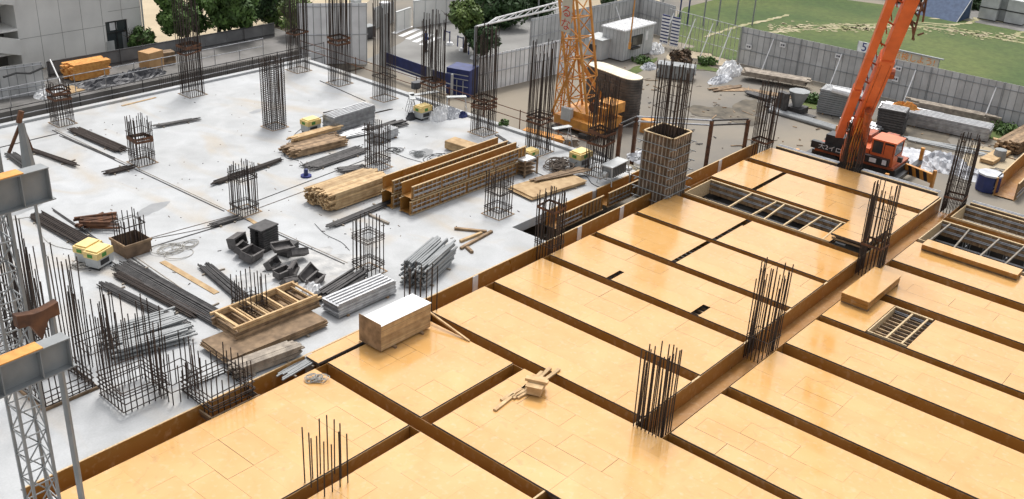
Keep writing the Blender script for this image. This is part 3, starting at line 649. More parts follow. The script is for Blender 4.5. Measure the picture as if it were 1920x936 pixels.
# messy tubes
bundle('Jumble of short black and silver pipes below the decking stack',G(632,262),G(688,247),.7,.25,.035,'steel',1,.25,name='pipe_pile',cat='pipes')
bundle('Dark clamps and pipes piled at the end of the decking stack',G(690,250),G(750,235),.6,.35,.045,'blacksteel',2,.2,name='pipe_pile',cat='pipes')
rebs=[((144,247),(228,284),.75,'Wide bundle of dark channel bars at the left rear of the slab'),((121,258),(213,298),.16,'Pair of thin bars lying beside the wide bundle'),
 ((296,239),(364,227),.35,'Short bundle of bars lying behind the bushy column'),((404,346),(519,305),.42,'Dark steel planks lying left of the joint crossing column'),
 ((580,316),(676,283),1.0,'Wide dark ribbed planks in front of the brown board stack'),((622,426),(735,380),.42,'Dark ribbed planks lying in front of the yellow lumber'),
 ((72,408),(165,460),.8,'Thick bundle of bars at the left pointing toward the stub column'),((100,394),(184,452),.12,'Two long thin rods beside the thick left bundle'),
 ((232,500),(418,606),.95,'Longest bundle of rebar in the lower left, nearest the yellow plank'),((228,520),(372,596),.55,'Second long rebar bundle, alongside the longest one'),((200,538),(345,612),.5,'Third rebar bundle, closest to the tall bar cages'),
 ((388,504),(470,575),.65,'Fan of thin rods running into the small dark column'),((206,326),(243,317),.5,'Small square of dark mesh beside the bushy column'),((404,424),(442,412),.4,'Small dark plank bundle by the joint crossing'),
 ((640,322),(676,318),.7,'Dark steel grating flat on the slab behind the yellow lumber'),((62,285),(140,312),.35,'Upper bundle of bars behind the grey girder at left'),((22,292),(78,332),.6,'Lower heap of bars behind the grey girder at left'),
 ((1140,300),(1120,285),.3,'Steel bits beside the grey saw table'),((735,205),(690,215),.12,'Thin bar lying behind the decking stack'),((615,210),(665,200),.18,'Dark thin rods behind the tall decking stack'),((935,256),(985,287),.25,'Dark rods lying between the edge columns')]
for k,(a,b_,wd,lb) in enumerate(rebs):
    bundle(lb,G(*a),G(*b_),wd,.14 if wd>.3 else .04,.028 if wd>.2 else .02,'blacksteel' if k%3 else 'rebar',k,.03,group='bundles of bars and planks lying on the slab',bearer=wd>.3)
bundle('Heap of rusty clamps behind the stub column at left',G(160,428),G(205,420),.8,.5,.06,'rebarrust',31,.35,name='clamp_heap',cat='clamps')
bundle('Round bundle of steel pipes seen end on, right of the lone column',G(778,535),G(832,500)+Vector((.2,.4,0)),1.25,1.15,.055,'greypaint',32,.05,name='pipe_bundle',cat='pipes')
bundle('Loose bundle of steel pipes behind the white topped sheet stack',G(612,566),G(678,527),1.0,.45,.06,'blacksteel',33,.12,name='pipe_bundle',cat='pipes')
bundle('Pile of scaffold frames in the lower left among the bar cages',G(215,655),G(330,620),1.9,.6,.05,'greypaint',34,.1,name='scaffold_frame_pile',cat='scaffold frames')
bundle('Rack of pipes in the gap beside the slab edge, near the bottom',G(525,690),G(560,655)+Vector((0,-.4,0)),1.1,.12,.04,'greypaint',35,.02,name='pipe_bundle',cat='pipes',z=-.2)
# ladder-like timber frames near bottom
def ladder_frames(p0,p1,w,z0):
    o,rz,L=frame(p0,p1); t=thing('timber_frame_stack','Stack of ladder like timber frames near the front edge of the slab','timber frames',(o.x,o.y,z0),rz); rr=random.Random(3)
    for k in range(4):
        b=MB(); z=.06+k*.13; dx=rr.uniform(-.1,.1); dy=rr.uniform(-.04,.04)
        b.box(dx,L+dx,dy,dy+.08,z,z+.1); b.box(dx,L+dx,w+dy-.08,w+dy,z,z+.1)
        q=.15
        while q<L: b.box(q+dx,q+dx+.07,dy+.081,w+dy-.081,z+.01,z+.09); q+=.62+rr.uniform(-.15,.15)
        b.build('timber_frame','lumber' if k>1 else 'lumberold',t)
    b=MB(); b.box(0,L,0,w,.0,.05); b.build('bearer','lumberold',t)
ladder_frames(G(447,655),G(602,590),1.55,.35)
lumber('Curved plywood sheets under the ladder like frames',G(440,690),G(610,618),1.9,10,.03,'lumberold',.25,1.9,seed=44)
lumber('Low lumber stack beyond the frames at the slab edge',G(455,712),G(560,672),.8,8,.05,'greywood',.3,.13,seed=45)
# white-topped crate (part of a plywood stack)
def crate():
    z=DZ; t=thing('plywood_pack','Tall pack of plywood sheets with a white sheet on top, on the deck','plywood pack',(21.9,23.75,z)); L=2.55; W=1.0
    for k in range(2):
        b=MB(); b.box(L*(.25+k*.55)-.05,L*(.25+k*.55)+.05,-.12,W+.1,0,.09); b.build('bearer','lumberold',t)
    b=MB(); n=34; rr=random.Random(2)
    for k in range(n): b.box(rr.uniform(0,.012),L-rr.uniform(0,.012),rr.uniform(0,.012),W-rr.uniform(0,.012),.092+k*.03,.092+k*.03+.027)
    b.build('sheets','lumber',t); b=MB(); b.box(-.01,L+.01,-.01,W+.01,.092+n*.03,.092+n*.03+.02); b.build('top_sheet','white',t)
    b=MB(); b.box(-.035,-.015,-.02,W+.15,.1,1.22); b.build('end_panel','lumberold',t)
crate()
# stacked sheets on the right-hand decks
def sheets(label,a0,a1,b0,b1,n,z,seed):
    t=thing('sheet_stack',label,'plywood stack',((a0+a1)/2,(b0+b1)/2,z),0,'stacks of yellow sheets on the decks'); rr=random.Random(seed); X=(a1-a0)/2;Y=(b1-b0)/2
    MB().box(-X+.1,-X+.2,-Y,Y,0,.1).build('bearer','lumberold',t); MB().box(X-.2,X-.1,-Y,Y,0,.1).build('bearer','lumberold',t)
    b=MB()
    for k in range(n-1):
        i=rr.uniform(0,.03); b.box(-X+i,X-rr.uniform(0,.03),-Y+rr.uniform(0,.03),Y-rr.uniform(0,.03),.102+k*.05,.102+k*.05+.044)
    b.build('sheets','plydull',t)
    b=MB(); b.box(-X,X,-Y,Y,.102+(n-1)*.05,.102+(n-1)*.05+.02); b.build('top_sheet','ply',t)
sheets('Stack of yellow sheets beside the leaning rebar column, over the square opening',38.2,41.6,12.2,13.4,8,DZ,1)
sheets('Long low stack of sheets along the open joist bay',45.9,46.7,8.6,12.9,5,DZ,2)
# generators / kerosene-type tool boxes: cream yellow top on a grey box
def gen(label,px,py,rz=0,two=False,s=1.0,z=0):
    g=G(px,py,z); t=thing('generator',label,'generator',(g.x,g.y,z),rz,'cream yellow generators on the slab')
    b=MB(); b.box(-.45*s,.45*s,-.32*s,.32*s,.12,.5*s,0); b.box(-.4*s,-.3*s,-.3*s,.3*s,0,.119,1); b.box(.3*s,.4*s,-.3*s,.3*s,0,.119,1); b.build('body',['lightpaint','black'],t)
    b=MB(); b.prism([(-.48*s,-.35*s),(.48*s,-.35*s),(.48*s,.35*s),(-.48*s,.35*s)],.502*s,.78*s); b.prism([(-.4*s,-.28*s),(.4*s,-.28*s),(.4*s,.28*s),(-.4*s,.28*s)],.781*s,.84*s); b.build('hood','genyellow',t)
    MB().box(-.2*s,.05*s,-.36*s,-.351*s,.55*s,.72*s).build('sticker','green',t); MB().box(-.49*s,-.481*s,-.1*s,.15*s,.55*s,.7*s).build('sticker','green',t)
    b=MB(); b.box(-.3*s,.2*s,-.33*s,-.321*s,.2*s,.42*s); b.build('socket_panel','black',t)
gen('Yellow topped generator by the brown board stack',583,248)
gen('Yellow topped generator under the white trestles',793,222)
gen('Yellow topped generator behind the small timber rack',993,303,s=.85)
gen('Yellow topped generator next to the brown cable heap',1087,312,s=1.1)
gen('Left one of the twin yellow hooded generators at left below the stub column',168,488,.35)
gen('Right one of the twin yellow hooded generators at left below the stub column',188,498,.35)
def rack(px,py):
    g=G(px,py); t=thing('timber_rack','Small open timber rack with dark shelves, end of the stacked beam forms','rack',(g.x,g.y,0))
    for x in (-.5,.5):
        for y in (-.35,.35): MB().box(x-.04,x+.04,y-.04,y+.04,0,.95).build('post','lumberold',t)
    for k in range(4): b=MB(); b.box(-.45,.45,-.3,.3,.1+k*.22,.14+k*.22); b.build('shelf','lumberold',t)
    b=MB(); b.box(-.42,.42,-.3,.3,.82,.9); b.build('paper_bag','white',t)
rack(985,326)
def heap(label,px,py,rad,h,m,n,seed,name,cat,z=0,r=.03):
    "tangle of cable loops"
    g=G(px,py,z); rr=random.Random(seed); b=MB()
    for k in range(n):
        cx=rr.gauss(0,rad*.35); cy=rr.gauss(0,rad*.3); rd=rad*rr.uniform(.25,.7); ph=rr.uniform(0,6.3); pts=[]
        tilt=rr.uniform(-.3,.3); N=18
        for i in range(N+1):
            a=ph+6.283*i/N*rr.uniform(.98,1.02); pts.append((cx+rd*math.cos(a),cy+rd*.8*math.sin(a),max(.02,h*rr.random()*.15+h*k/n*.8+tilt*rd*math.cos(a)*.4+.02)))
        b.path(pts,r,4)
    return tag(b.build(name,m,None,g),label,cat)
heap('Brown heap of coiled cable on the slab beside a generator',1050,316,.9,.5,'rope',26,1,'cable_heap','cable')
heap('Grey tangle of hose loops beside the stub column at left',318,468,1.1,.05,'hose',9,2,'hose_coil','hose',r=.018)
heap('Loose wire loops just right of the column behind the lumber stack',742,283,.7,.06,'cable',6,3,'wire_coil','wire',r=.014)
heap('Round coil of wire on the slab left of the cream plywood',785,290,.45,.15,'greypaint',12,4,'wire_coil','wire',r=.018)
heap('Dark tangle of wire and clamps in front of the cream plywood',833,300,.95,.12,'cable',22,5,'wire_tangle','wire',r=.018)
heap('Small pale rope heap on the nearest left deck',592,712,.38,.15,'hose',16,6,'rope_heap','rope',z=DZ,r=.016)
heap('Coil of hose near the twin generators',150,500,.5,.15,'hose',8,7,'hose_coil','hose',r=.02)
heap('Coiled hose leaning on the ladder like frames',430,640,.35,.3,'blacksteel',12,8,'hose_coil','hose',r=.03)
def wire(label,pts,r=.014,m='cable',z=.02):
    P=[G(x,y) for x,y in pts]; Q=[]
    for i in range(len(P)-1):   # catmull-rom
        a=P[max(i-1,0)];b_=P[i];c=P[i+1];d=P[min(i+2,len(P)-1)]
        for k in range(8):
            t=k/8; Q.append(.5*((2*b_)+(c-a)*t+(2*a-5*b_+4*c-d)*t*t+(3*b_-a-3*c+d)*t**3))
    Q.append(P[-1]); b=MB(); o=Q[0]; b.path([(q.x-o.x,q.y-o.y,z) for q in Q],r,5); return tag(b.build('cable',m,None,o),label,'cable','cables trailing over the slab')
wire('Thin cable curving from the first generator toward the rear',[(572,320),(566,306),(553,300),(536,296),(533,283),(545,262),(560,246),(583,232),(610,216),(655,204),(690,205)])
wire('Cable running right from the wire loops to the stacked forms',[(730,283),(760,296),(800,308),(835,325)])
wire('Cable from the timber rack to the plywood stack',[(1000,322),(1030,334),(1060,338),(1095,330),(1110,345),(1125,352)],r=.02)
wire('Pale hose trailing across the left of the slab',[(0,418),(40,410),(60,412),(90,455),(140,470),(160,472)],m='hose')
wire('Thin cord crossing the slab toward the stub column',[(460,408),(400,425),(330,440),(262,452)],m='rope')
wire('Cable between the lone column and the pile of metal boxes',[(590,420),(610,440),(640,455),(655,470)],r=.012)
def pump(px,py):
    g=G(px,py); t=thing('pump','Small blue machine on the slab at the end of the thin cable','pump',(g.x,g.y,0))
    MB().tube((0,0,0),(0,0,.08),.28,14).build('base','navy',t); MB().tube((0,0,.08),(0,0,.4),.12,10,.1).build('motor','blue',t)
    MB().tube((0,0,.38),(-.3,.1,.75),.02).tube((-.3,.1,.75),(-.15,.3,.78),.02).build('handle','steel',t)
pump(574,331)
def ewaste():  # dark steel end boxes
    def ubox(label,px,py,rz,rx=0,ry=0,L=.8,W=.45,H=.3,z=0,m='boxsteel'):
        g=G(px,py); t=thing('steel_form_box',label,'steel form box',(g.x,g.y,z),rz,'dark steel form boxes dumped on the slab')
        X=Matrix.Rotation(rx,4,'X')@Matrix.Rotation(ry,4,'Y')
        b=MB(); b.box(-L/2,L/2,-W/2,W/2,0,.03,0,X); b.build('bottom',m,t)
        for s in (-1,1):
            b=MB(); b.box(-L/2,L/2,s*W/2-.015,s*W/2+.015,.031,H,0,X); b.box(-L/2,L/2,s*W/2-.04,s*W/2+.04,H+.001,H+.03,0,X); b.build('side',m,t)
            b=MB(); b.box(s*L/2-.015,s*L/2+.015,-W/2+.016,W/2-.016,.031,H,0,X); b.build('end',m,t)
        return t
    ubox('Upright dark frame at the left end of the dumped form boxes',437,462,.35,1.35,0,H=.45,z=.28)
    ubox('Dark form box leaning against the upright one',452,478,.5,.5,.15,z=.15)
    ubox('Open dark form box facing up at the near end of the left group',470,488,.35,.25,.1,L=.9,W=.6,H=.38,z=.1)
    rr=random.Random(9)
    L=['tilted on its side at the left of the big pile','lying across the top of the big pile','standing at the middle of the big pile','sliding off the right of the big pile','flat under the big pile','at the near right corner of the big pile','propped at the far side of the big pile','at the near left foot of the big pile']
    for k,(px,py,z,rx,ry) in enumerate(((505,500,.05,1.0,.2),(530,492,.75,.3,.1),(545,512,.15,1.2,.3),(575,520,.1,.8,-.4),(530,520,.02,.1,0),(590,535,.05,.2,.1),(560,490,.25,-.6,.2),(545,535,.02,-.9,.3))):
        ubox('Dark steel form box '+L[k],px,py,rr.uniform(-.2,.9),rx,ry,L=rr.uniform(.65,1.15),W=rr.uniform(.3,.5),H=rr.uniform(.16,.3),z=z*.8+.06)
    # neat tall stack
    g=G(497,464); t=thing('steel_tray_stack','Tall neat stack of dark steel trays behind the dumped boxes','tray stack',(g.x,g.y,0),.15)
    for k in range(9):
        b=MB(); z=k*.11; b.box(-.45,.45,-.4,-.1,z,z+.085); b.box(-.45,.45,.1,.4,z,z+.085); b.build('tray','blacksteel',t)
    b=MB(); b.box(-.55,.5,-.38,.4,1.0,1.07); b.build('lid','blacksteel',t)
    g=G(540,475); t=thing('steel_tray_stack','Low stack of dark steel trays with a ribbed side, right of the tall stack','tray stack',(g.x,g.y,0),.3)
    for k in range(5): b=MB(); b.box(-.4,.4,-.3,.3,k*.1,k*.1+.075); b.build('tray','blacksteel',t)
ewaste()
def crumple(label,px,py,rx,ry,h,m,seed,name,cat,z=0,rz=0,sharp=.5):
    g=G(px,py,z); rr=random.Random(seed); N=16; vs=[];fs=[]
    for i in range(N+1):
        for j in range(N+1):
            u=i/N*2-1; v=j/N*2-1; r=max(abs(u),abs(v)); f=max(0,1-r**2.2)
            vs.append((u*rx*(1-.25*abs(v)*abs(u))+rr.gauss(0,.03)*rx,v*ry*(1-.25*abs(v)*abs(u))+rr.gauss(0,.03)*ry,.006+h*f*(1-sharp+sharp*rr.random()) ))
    for i in range(N):
        for j in range(N): fs.append((i*(N+1)+j,(i+1)*(N+1)+j,(i+1)*(N+1)+j+1,i*(N+1)+j+1))
    b=MB(); b._add(vs,fs); o=b.build(name,m,None,g,rz); o.location.z=z; return tag(o,label,cat)
crumple('Crumpled white plastic wrapping beside the big pile of form boxes',585,555,.7,.5,.6,'white',1,'plastic_wrap','plastic sheet')
def trestle(label,px,py,rz,L=1.2,h=.9,m='steel',board=True):
    g=G(px,py); t=thing('trestle',label,'trestle',(g.x,g.y,0),rz,'trestles on the slab')
    for s in (-1,1):
        b=MB()
        for u in (-1,1): b.tube((s*L/2,u*.05,h-.02),(s*L/2+s*.08,u*.32,0),.02); 
        b.tube((s*L/2+s*.05,-.22,h*.35),(s*L/2+s*.05,.22,h*.35),.016); b.tube((s*L/2+s*.03,-.14,h*.65),(s*L/2+s*.03,.14,h*.65),.016); b.build('leg_frame',m,t)
    b=MB(); b.box(-L/2-.05,L/2+.05,-.17,.17,h,h+.05); b.build('top','lightpaint' if board else m,t)
trestle('Silver trestle at the left of the group behind the generator',772,214,.9,1.3,1.1)
trestle('Silver trestle above the generator, under the dark bag',795,209,-.25,1.8,1.1)
trestle('White trestle table near the timber rack column',1050,278,-.3,1.1,1.2)
trestle('Small silver step trestle at the right of the group',855,212,-.6,1.1,1.0)
g=G(780,200); 
b=MB(); b.prism(blob(0,0,.3,.25,seed=4),0,.4); tag(b.build('tool_bag','tarp',None,(g.x,g.y,1.17)),'Black bag lying on the trestle top','bag')
crumple('Pile of white sacks among the trestles',825,222,.8,.5,.8,'white',4,'sack_pile','sacks')
crumple('Crumpled clear plastic beside the sacks',845,218,.8,.6,.6,'silversheet',5,'plastic_wrap','plastic sheet')
crumple('Small blue and black bag by the slab edge column',868,219,.35,.25,.4,'blue',6,'bag','bag')
crumple('Black bin bag beside the yellow generator under the trestles',770,224,.3,.25,.5,'tarp',7,'bin_bag','bag')
def saw(px,py):
    g=G(px,py); t=thing('saw_table','Grey metal work table at the corner of the slab by the recess','work table',(g.x,g.y,0),.05)
    b=MB(); b.box(-.8,.8,-.35,.35,.95,1.0); b.build('top','lightpaint',t)
    for s in (-1,1):
        b=MB()
        for u in (-1,1): b.bar((s*.75,u*.3,.95),(s*.9,u*.45,0),.05,.05)
        b.bar((s*.85,-.4,.3),(s*.85,.4,.3),.04,.04); b.build('leg','lightpaint',t)
    b=MB(); 
    for k in range(9): b.box(-.65+k*.16,-.61+k*.16,-.3,.3,.35,.92)
    b.build('grille','greypaint',t); MB().tube((-.84,-.1,.55),(-.84,.1,.55),.16,12).build('wheel','lightpaint',t)
saw(1150,338)
# offcuts on the bottom deck
rr=random.Random(8)
for k in range(7):
    g=G(935+k*14+rr.uniform(-8,8),765-k*7+rr.uniform(-8,8),DZ); o=Vector((g.x,g.y,0)); q=o+Vector((rr.uniform(1.1,1.7),rr.uniform(-.15,.25),0))
    lumber(['Lowest pale timber offcut on the nearest deck','Second timber offcut from the left in the bottom heap','Long pale offcut in the bottom heap','Middle offcut of the heap on the nearest deck','Offcut lying slanted in the bottom heap','Offcut at the far side of the bottom heap','Topmost offcut at the right of the bottom heap'][k],o,q,.14,1,.07,'lumber',.02,.14,seed=60+k,bearer=False,cat='timber',name='timber_piece',group='timber offcuts on the nearest deck',z=DZ+.01)
g=G(1005,735,DZ); b=MB(); b.box(-.35,.35,-.25,.25,0,.3); b.box(-.4,.4,-.3,.3,.3,.34); b.box(-.1,.1,-.4,.4,.345,.45); tag(b.build('offcut_box','lumber',None,(g.x,g.y,DZ+.08),.4),'Small wooden box on the heap of offcuts','box')
g=G(790,598,DZ); 
wv=[G(795,578,.4),G(880,640,DZ+.02)]; b=MB(); b.bar(wv[0]-wv[1],(0,0,0),.07,.07); tag(b.build('plank','lumber',None,wv[1]),'Long thin batten leaning across the channel beside the crate','timber')
# more rods on ledge
# ================================================================ GREY LATTICE MAST AND GIRDERS AT THE LEFT EDGE
def mast():
    base=D(10,560,27); bx,by=base.x,base.y; t=thing('steel_mast','Grey lattice steel mast with two girder brackets at the left edge','mast',(bx,by,0)); w=.6
    top=HT(8,225,base).z
    for sx in (-1,1):
        for sy in (-1,1): b=MB(); b.box(sx*w/2-.035,sx*w/2+.035,sy*w/2-.035,sy*w/2+.035,0,top); b.build('leg','greypaint',t)
    b=MB(); z=.3; s=1
    while z<top-.9:
        for (x0,y0,x1,y1) in ((-1,-1,1,-1),(1,-1,1,1),(1,1,-1,1),(-1,1,-1,-1)):
            b.tube((x0*w/2,y0*w/2,z),(x1*w/2,y1*w/2,z),.02); b.tube((x0*w/2,y0*w/2,z),(x1*w/2,y1*w/2,z+.75),.02)
        z+=.75
    b.build('lacing','greypaint',t)
    return t
mast()
def girder(label,pL,pR,dist,depth,seed):
    A=D(*pL,dist); Bp=D(*pR,dist); d=Vector((1,0.05,0)).normalized()
    L=(Bp-A).length; rz=math.atan2(d.y,d.x); t=thing('steel_girder',label,'steel girder',(Bp.x,Bp.y,Bp.z),rz,'grey steel girders at the left edge')
    L=3.2
    b=MB(); b.box(-L,0,-.01,.01,-depth,0); b.build('web','greypaint',t)
    b=MB(); b.box(-L,0,-.16,.16,.001,.025); b.build('top_flange','greypaint',t); MB().box(-L,-.55,-.155,.155,.026,.05).build('orange_plate','lumberorange',t)
    b=MB(); b.box(-L,.06,-.16,.16,-depth-.026,-depth-.001); b.build('bottom_flange','greypaint',t)
    for x in (-.02,-.62,-1.4,-2.2): b=MB(); b.box(x-.01,x+.01,-.15,.15,-depth+.001,-.001); b.build('stiffener','greypaint',t)
    b=MB(); zb=Bp.z-depth-.03
    for x in (-2.5,-3.1): b.tube((x,0,-depth-.03),(x,0,-Bp.z),.05,8)
    b.build('support_pipe','greypaint',t); return t
girder('Grey plate girder with an orange top flange at the left edge, the upper one',(0,330),(84,312),24,.70,1)
girder('Grey plate girder with an orange top flange at the lower left, the nearer one',(45,660),(123,630),22,.62,2)
p=D(52,296,25); t=thing('steel_strut','Pointed grey strut standing above the upper girder','steel strut',(p.x,p.y,p.z-.2)); b=MB(); b.tube((0,0,-.2),(0,.05,1.0),.16,8,.07); b.build('pole','greypaint',t); b=MB(); b.tube((0,.05,1.0),(-.25,.3,.3),.04); b.tube((0,.05,1.0),(.25,.3,.25),.04); b.tube((-.05,.05,1.0),(.05,.05,1.25),.06); b.build('fork','rebarrust',t)
b=MB(); b.tube((0,0,-.2),(0,0,-p.z),.04,6); b.build('leg','greypaint',t)
p=D(70,600,24); b=MB(); b.prism([(-.45,0),(-.2,-.02),(0,-.45),(.2,-.02),(.45,0),(.45,.3),(.1,.22),(-.1,.22),(-.45,.3)],-.1,.1,0,Matrix.Rotation(math.pi/2,4,'X')); t=thing('rusty_bracket','Rust brown bracket on a post in the lower left','bracket',(p.x,p.y,p.z)); b.build('bracket_plate','rebarrust',t); MB().tube((.3,0,.2),(.3,0,-p.z),.07,8).build('post','greypaint',t)
# ================================================================ SURROUNDINGS
def PB(px,py,b):
    d=ray(px,py); t=b/d.y; return Vector((d.x*t,b,CAMH+d.z*t))
def PA(px,py,a):
    d=ray(px,py); t=a/d.x; return Vector((a,d.y*t,CAMH+d.z*t))
def textmesh(s,size,parent,m,X,name='lettering'):
    c=bpy.data.curves.new('t','FONT'); c.body=s; c.size=size; c.extrude=.004; c.align_x='CENTER'; c.align_y='CENTER'
    o=bpy.data.objects.new('t',c); COL.objects.link(o); bpy.context.view_layer.update()
    me=bpy.data.meshes.new_from_object(o); bpy.data.objects.remove(o); me.materials.clear(); me.materials.append(MT[m])
    r=bpy.data.objects.new(name,me); COL.objects.link(r); r.parent=parent; r.matrix_local=X; return r
def facing(x,y,z,ax=(0,-1,0),up=(0,0,1)):
    ax=Vector(ax).normalized(); up=Vector(up); up=(up-ax*up.dot(ax)).normalized(); n=ax.cross(up)
    return Matrix(((ax.x,up.x,n.x,x),(ax.y,up.y,n.y,y),(ax.z,up.z,n.z,z),(0,0,0,1)))
# --- concrete building, upper left
def building():
    B=70.0; xr=PB(268,60,B).x; xl=PB(33,60,B).x; H=13
    t=thing('concrete_building','Grey cast concrete building at the upper left with one dark window','building',(xl,B,YZ))
    W=xr-xl; wp=PB(197,42,B); wq=PB(244,92,B); wx0=wp.x-xl; wx1=wq.x-xl; wz1=wp.z-YZ; wz0=wz1-2.3
    b=MB(); th=.3
    b.box(0,wx0,0,th,0,H); b.box(wx1,W,0,th,0,H); b.box(wx0,wx1,0,th,wz1,H); b.box(wx0,wx1,0,th,0,wz0); b.box(W-th,W,th+.001,14,0,H); b.box(0,W,13.7,14,0,H)
    b.box(0,th,th+.001,13.6,0,H); b.box(th,W-th,th,13.6,H-.2,H)
    b.build('wall','castconc',t)
    b=MB()
    z1=PB(50,72,B).z-YZ; z2=PB(230,18,B).z-YZ
    for k in range(1,6):
        x=W*k/6
        if wx0-.1<x<wx1+.1: b.box(x-.012,x+.012,-.004,-.001,wz1,H)
        else: b.box(x-.012,x+.012,-.004,-.001,0,H)
    b.box(0,wx0-.02,-.0045,-.0015,z1-.012,z1+.012); b.box(W*.72,W,-.0045,-.0015,z2-.012,z2+.012); b.box(0,W,-.0045,-.0015,z1+3.2,z1+3.224)
    b.build('form_joints','castdark',t)
    w_=MB(); w_.box(wx0,wx1,.1,.14,wz1-.08,wz1); w_.box(wx0,wx1,.1,.14,wz0,wz0+.08); w_.box(wx0,wx0+.08,.1,.14,wz0+.08,wz1-.08); w_.box(wx1-.08,wx1,.1,.14,wz0+.08,wz1-.08); w_.box((wx0+wx1)/2-.04,(wx0+wx1)/2+.04,.1,.14,wz0+.08,wz1-.08); w_.box(wx0+.08,wx1-.08,.095,.145,wz1-.9,wz1-.82)
    win=w_.build('window','black',t)
    MB().box(wx0+.08,wx1-.08,.16,.17,wz0+.08,wz1-.08).build('pane','glass',win)
    MB().box(wx0+.4,wx0+.95,.147,.155,wz1-.7,wz1-.15).build('notice','white',win)
    MB().box(wx0+1.3,wx1-.1,.15,.158,wz0+.1,wz1-.95).build('curtain','greypaint',win)
    MB().box(W+.05,W+.15,-.06,.04,0,H).build('downpipe','lightpaint',t)
    MB().box(wx0-.1,wx0+.5,-.06,-.005,wz0-.3,wz0+.9).build('panel_box','lightpaint',t)
    # left wing, set back, with sloping stair parapets
    b=MB(); b.box(-12,-.01,2.2,2.5,0,H); b.build('wing_wall','castdark',t)
    b=MB(); 
    for z0 in (1.2,4.6,8.0):
        b._add([(-8,-.3,z0+2.2),(-.02,-.3,z0),(-.02,-.3,z0+1.1),(-8,-.3,z0+3.3),(-8,-.1,z0+2.2),(-.02,-.1,z0),(-.02,-.1,z0+1.1),(-8,-.1,z0+3.3)],[(0,1,2,3),(7,6,5,4),(3,2,6,7),(0,4,5,1),(1,5,6,2),(0,3,7,4)])
        b.box(-8,-.02,-.1,2.2,z0+.1,z0+.25)
    b.build('stair_parapet','castconc',t)
    b=MB(); b.box(-3.2,-.02,-.25,2.15,2.9,3.0); b.build('slab_edge','castconc',t)
building()
# --- dark fence behind the slab at left
def fence(label,p0,p1,h,m,pitch=.5,sect=5.0,rails=(.5,.95),name='hoarding',cat='hoarding',rib=True,pipe='steel',inner=1,braces=0,group=None):
    o,rz,L=frame(Vector((*p0,YZ)),Vector((*p1,YZ))); t=thing(name,label,cat,(o.x,o.y,YZ),rz,group); x=0
    while x<L-.05:
        e=min(x+sect,L); b=MB(); q=x
        while q<e-.02:
            q1=min(q+pitch,e); b.box(q+.006,q1-.006,-.02,.0,.02,h)
            if rib: b.box(q+.006,q+.03,inner*.001-(.05 if inner>0 else -.001),inner*.001-(.021 if inner>0 else -.05),.02,h) if False else b.box(q1-.045,q1-.008,.0005,.028,.02,h)
            q=q1
        b.build('sheet_run',m,t)
        b=MB(); q=x
        while q<e-.02 and pitch<1:
            b.box(q-.02,q+.02,-.034 if inner<0 else .001,-.0215 if inner<0 else .014,.03,h-.01); q+=pitch
        if pitch<1: b.build('seam','greypaint',t)
        b=MB(); b.tube((x+.1,inner*.09,-.1),(x+.1,inner*.09,h+.05),.027); b.build('post',pipe,t); x+=sect/2 if False else sect
    b=MB()
    for r in rails: b.tube((0,inner*.06,h*r),(L,inner*.06,h*r),.027)
    b.build('rail',pipe,t)
    for k in range(braces):
        u=L*(k+.5)/braces; b=MB(); b.tube((u,inner*.1,h*.85),(u,inner*1.5,.03),.045); b.build('brace','white',t)
    return t
b=MB(); b.box(-12,50,60.1,66.7,YZ+.005,-.9); tag(b.build('terrace','castdark'),kind='structure')
_fh=PB(85,116,65.0).z-YZ
fence('Dark grey sheet fence behind the slab, below the concrete building',(30.6,65.0),(48.5,64.5),_fh,'darkzinc',pitch=1.8,rails=(.55,.98),pipe='blacksteel',inner=-1)
fence('Light grey ribbed hoarding at the far left edge',(20,63.6),(28.9,62.0),2.9,'hoard',pitch=.5,inner=-1,braces=1)
b=MB(); 
b.path([PB(0,142,62)-Vector((0,.4,0)),PB(25,134,62)-Vector((0,.4,0)),PB(50,135,62)-Vector((0,.4,0)),PB(75,124,62)-Vector((0,.4,0))],.07,6); tag(b.build('cable','cable'),'Thick black cable draped along the far left hoarding','cable')
fence('White panelled hoarding behind the back corner of the slab',(46.7,59.3),(50.9,56.5),4.6,'hoardwhite',pitch=.55,inner=-1)
# sheets of hoarding by the street
fence('White ribbed hoarding left of the amber crane mast',(52.0,46.4),(61.6,45.6),2.6,'hoardwhite',pitch=.45,inner=-1)
fence('Grey hoarding passing behind the site hut',(62.5,50.5),(77.0,50.0),2.9,'hoard',pitch=.5,inner=-1,braces=2)
fence('Short grey hoarding at the end beside the folded barriers',(77.0,50.0),(76.2,45.8),2.9,'hoard',pitch=.5,inner=-1)
yh=fence('Long grey hoarding along the grass field',(74.2,38.3),(75.9,-12),2.95,'hoard',pitch=.5,sect=5,rails=(.4,.85),inner=-1,braces=9,pipe='greypaint')
def plate(name,label,cat,px0,py0,px1,py1,a,m,border=False,txt=None,txts=.3,tm='dark',posts=True):
    p=PA(px0,py0,a); q=PA(px1,py0,a); w=p.y-q.y; h=p.z-PA(px0,py1,a).z
    t=thing(name,label,cat,(a,(p.y+q.y)/2,p.z-h)); b=MB(); b.box(-.02,.02,-w/2,w/2,0,h); b.build('board',m,t)
    return t,w,h
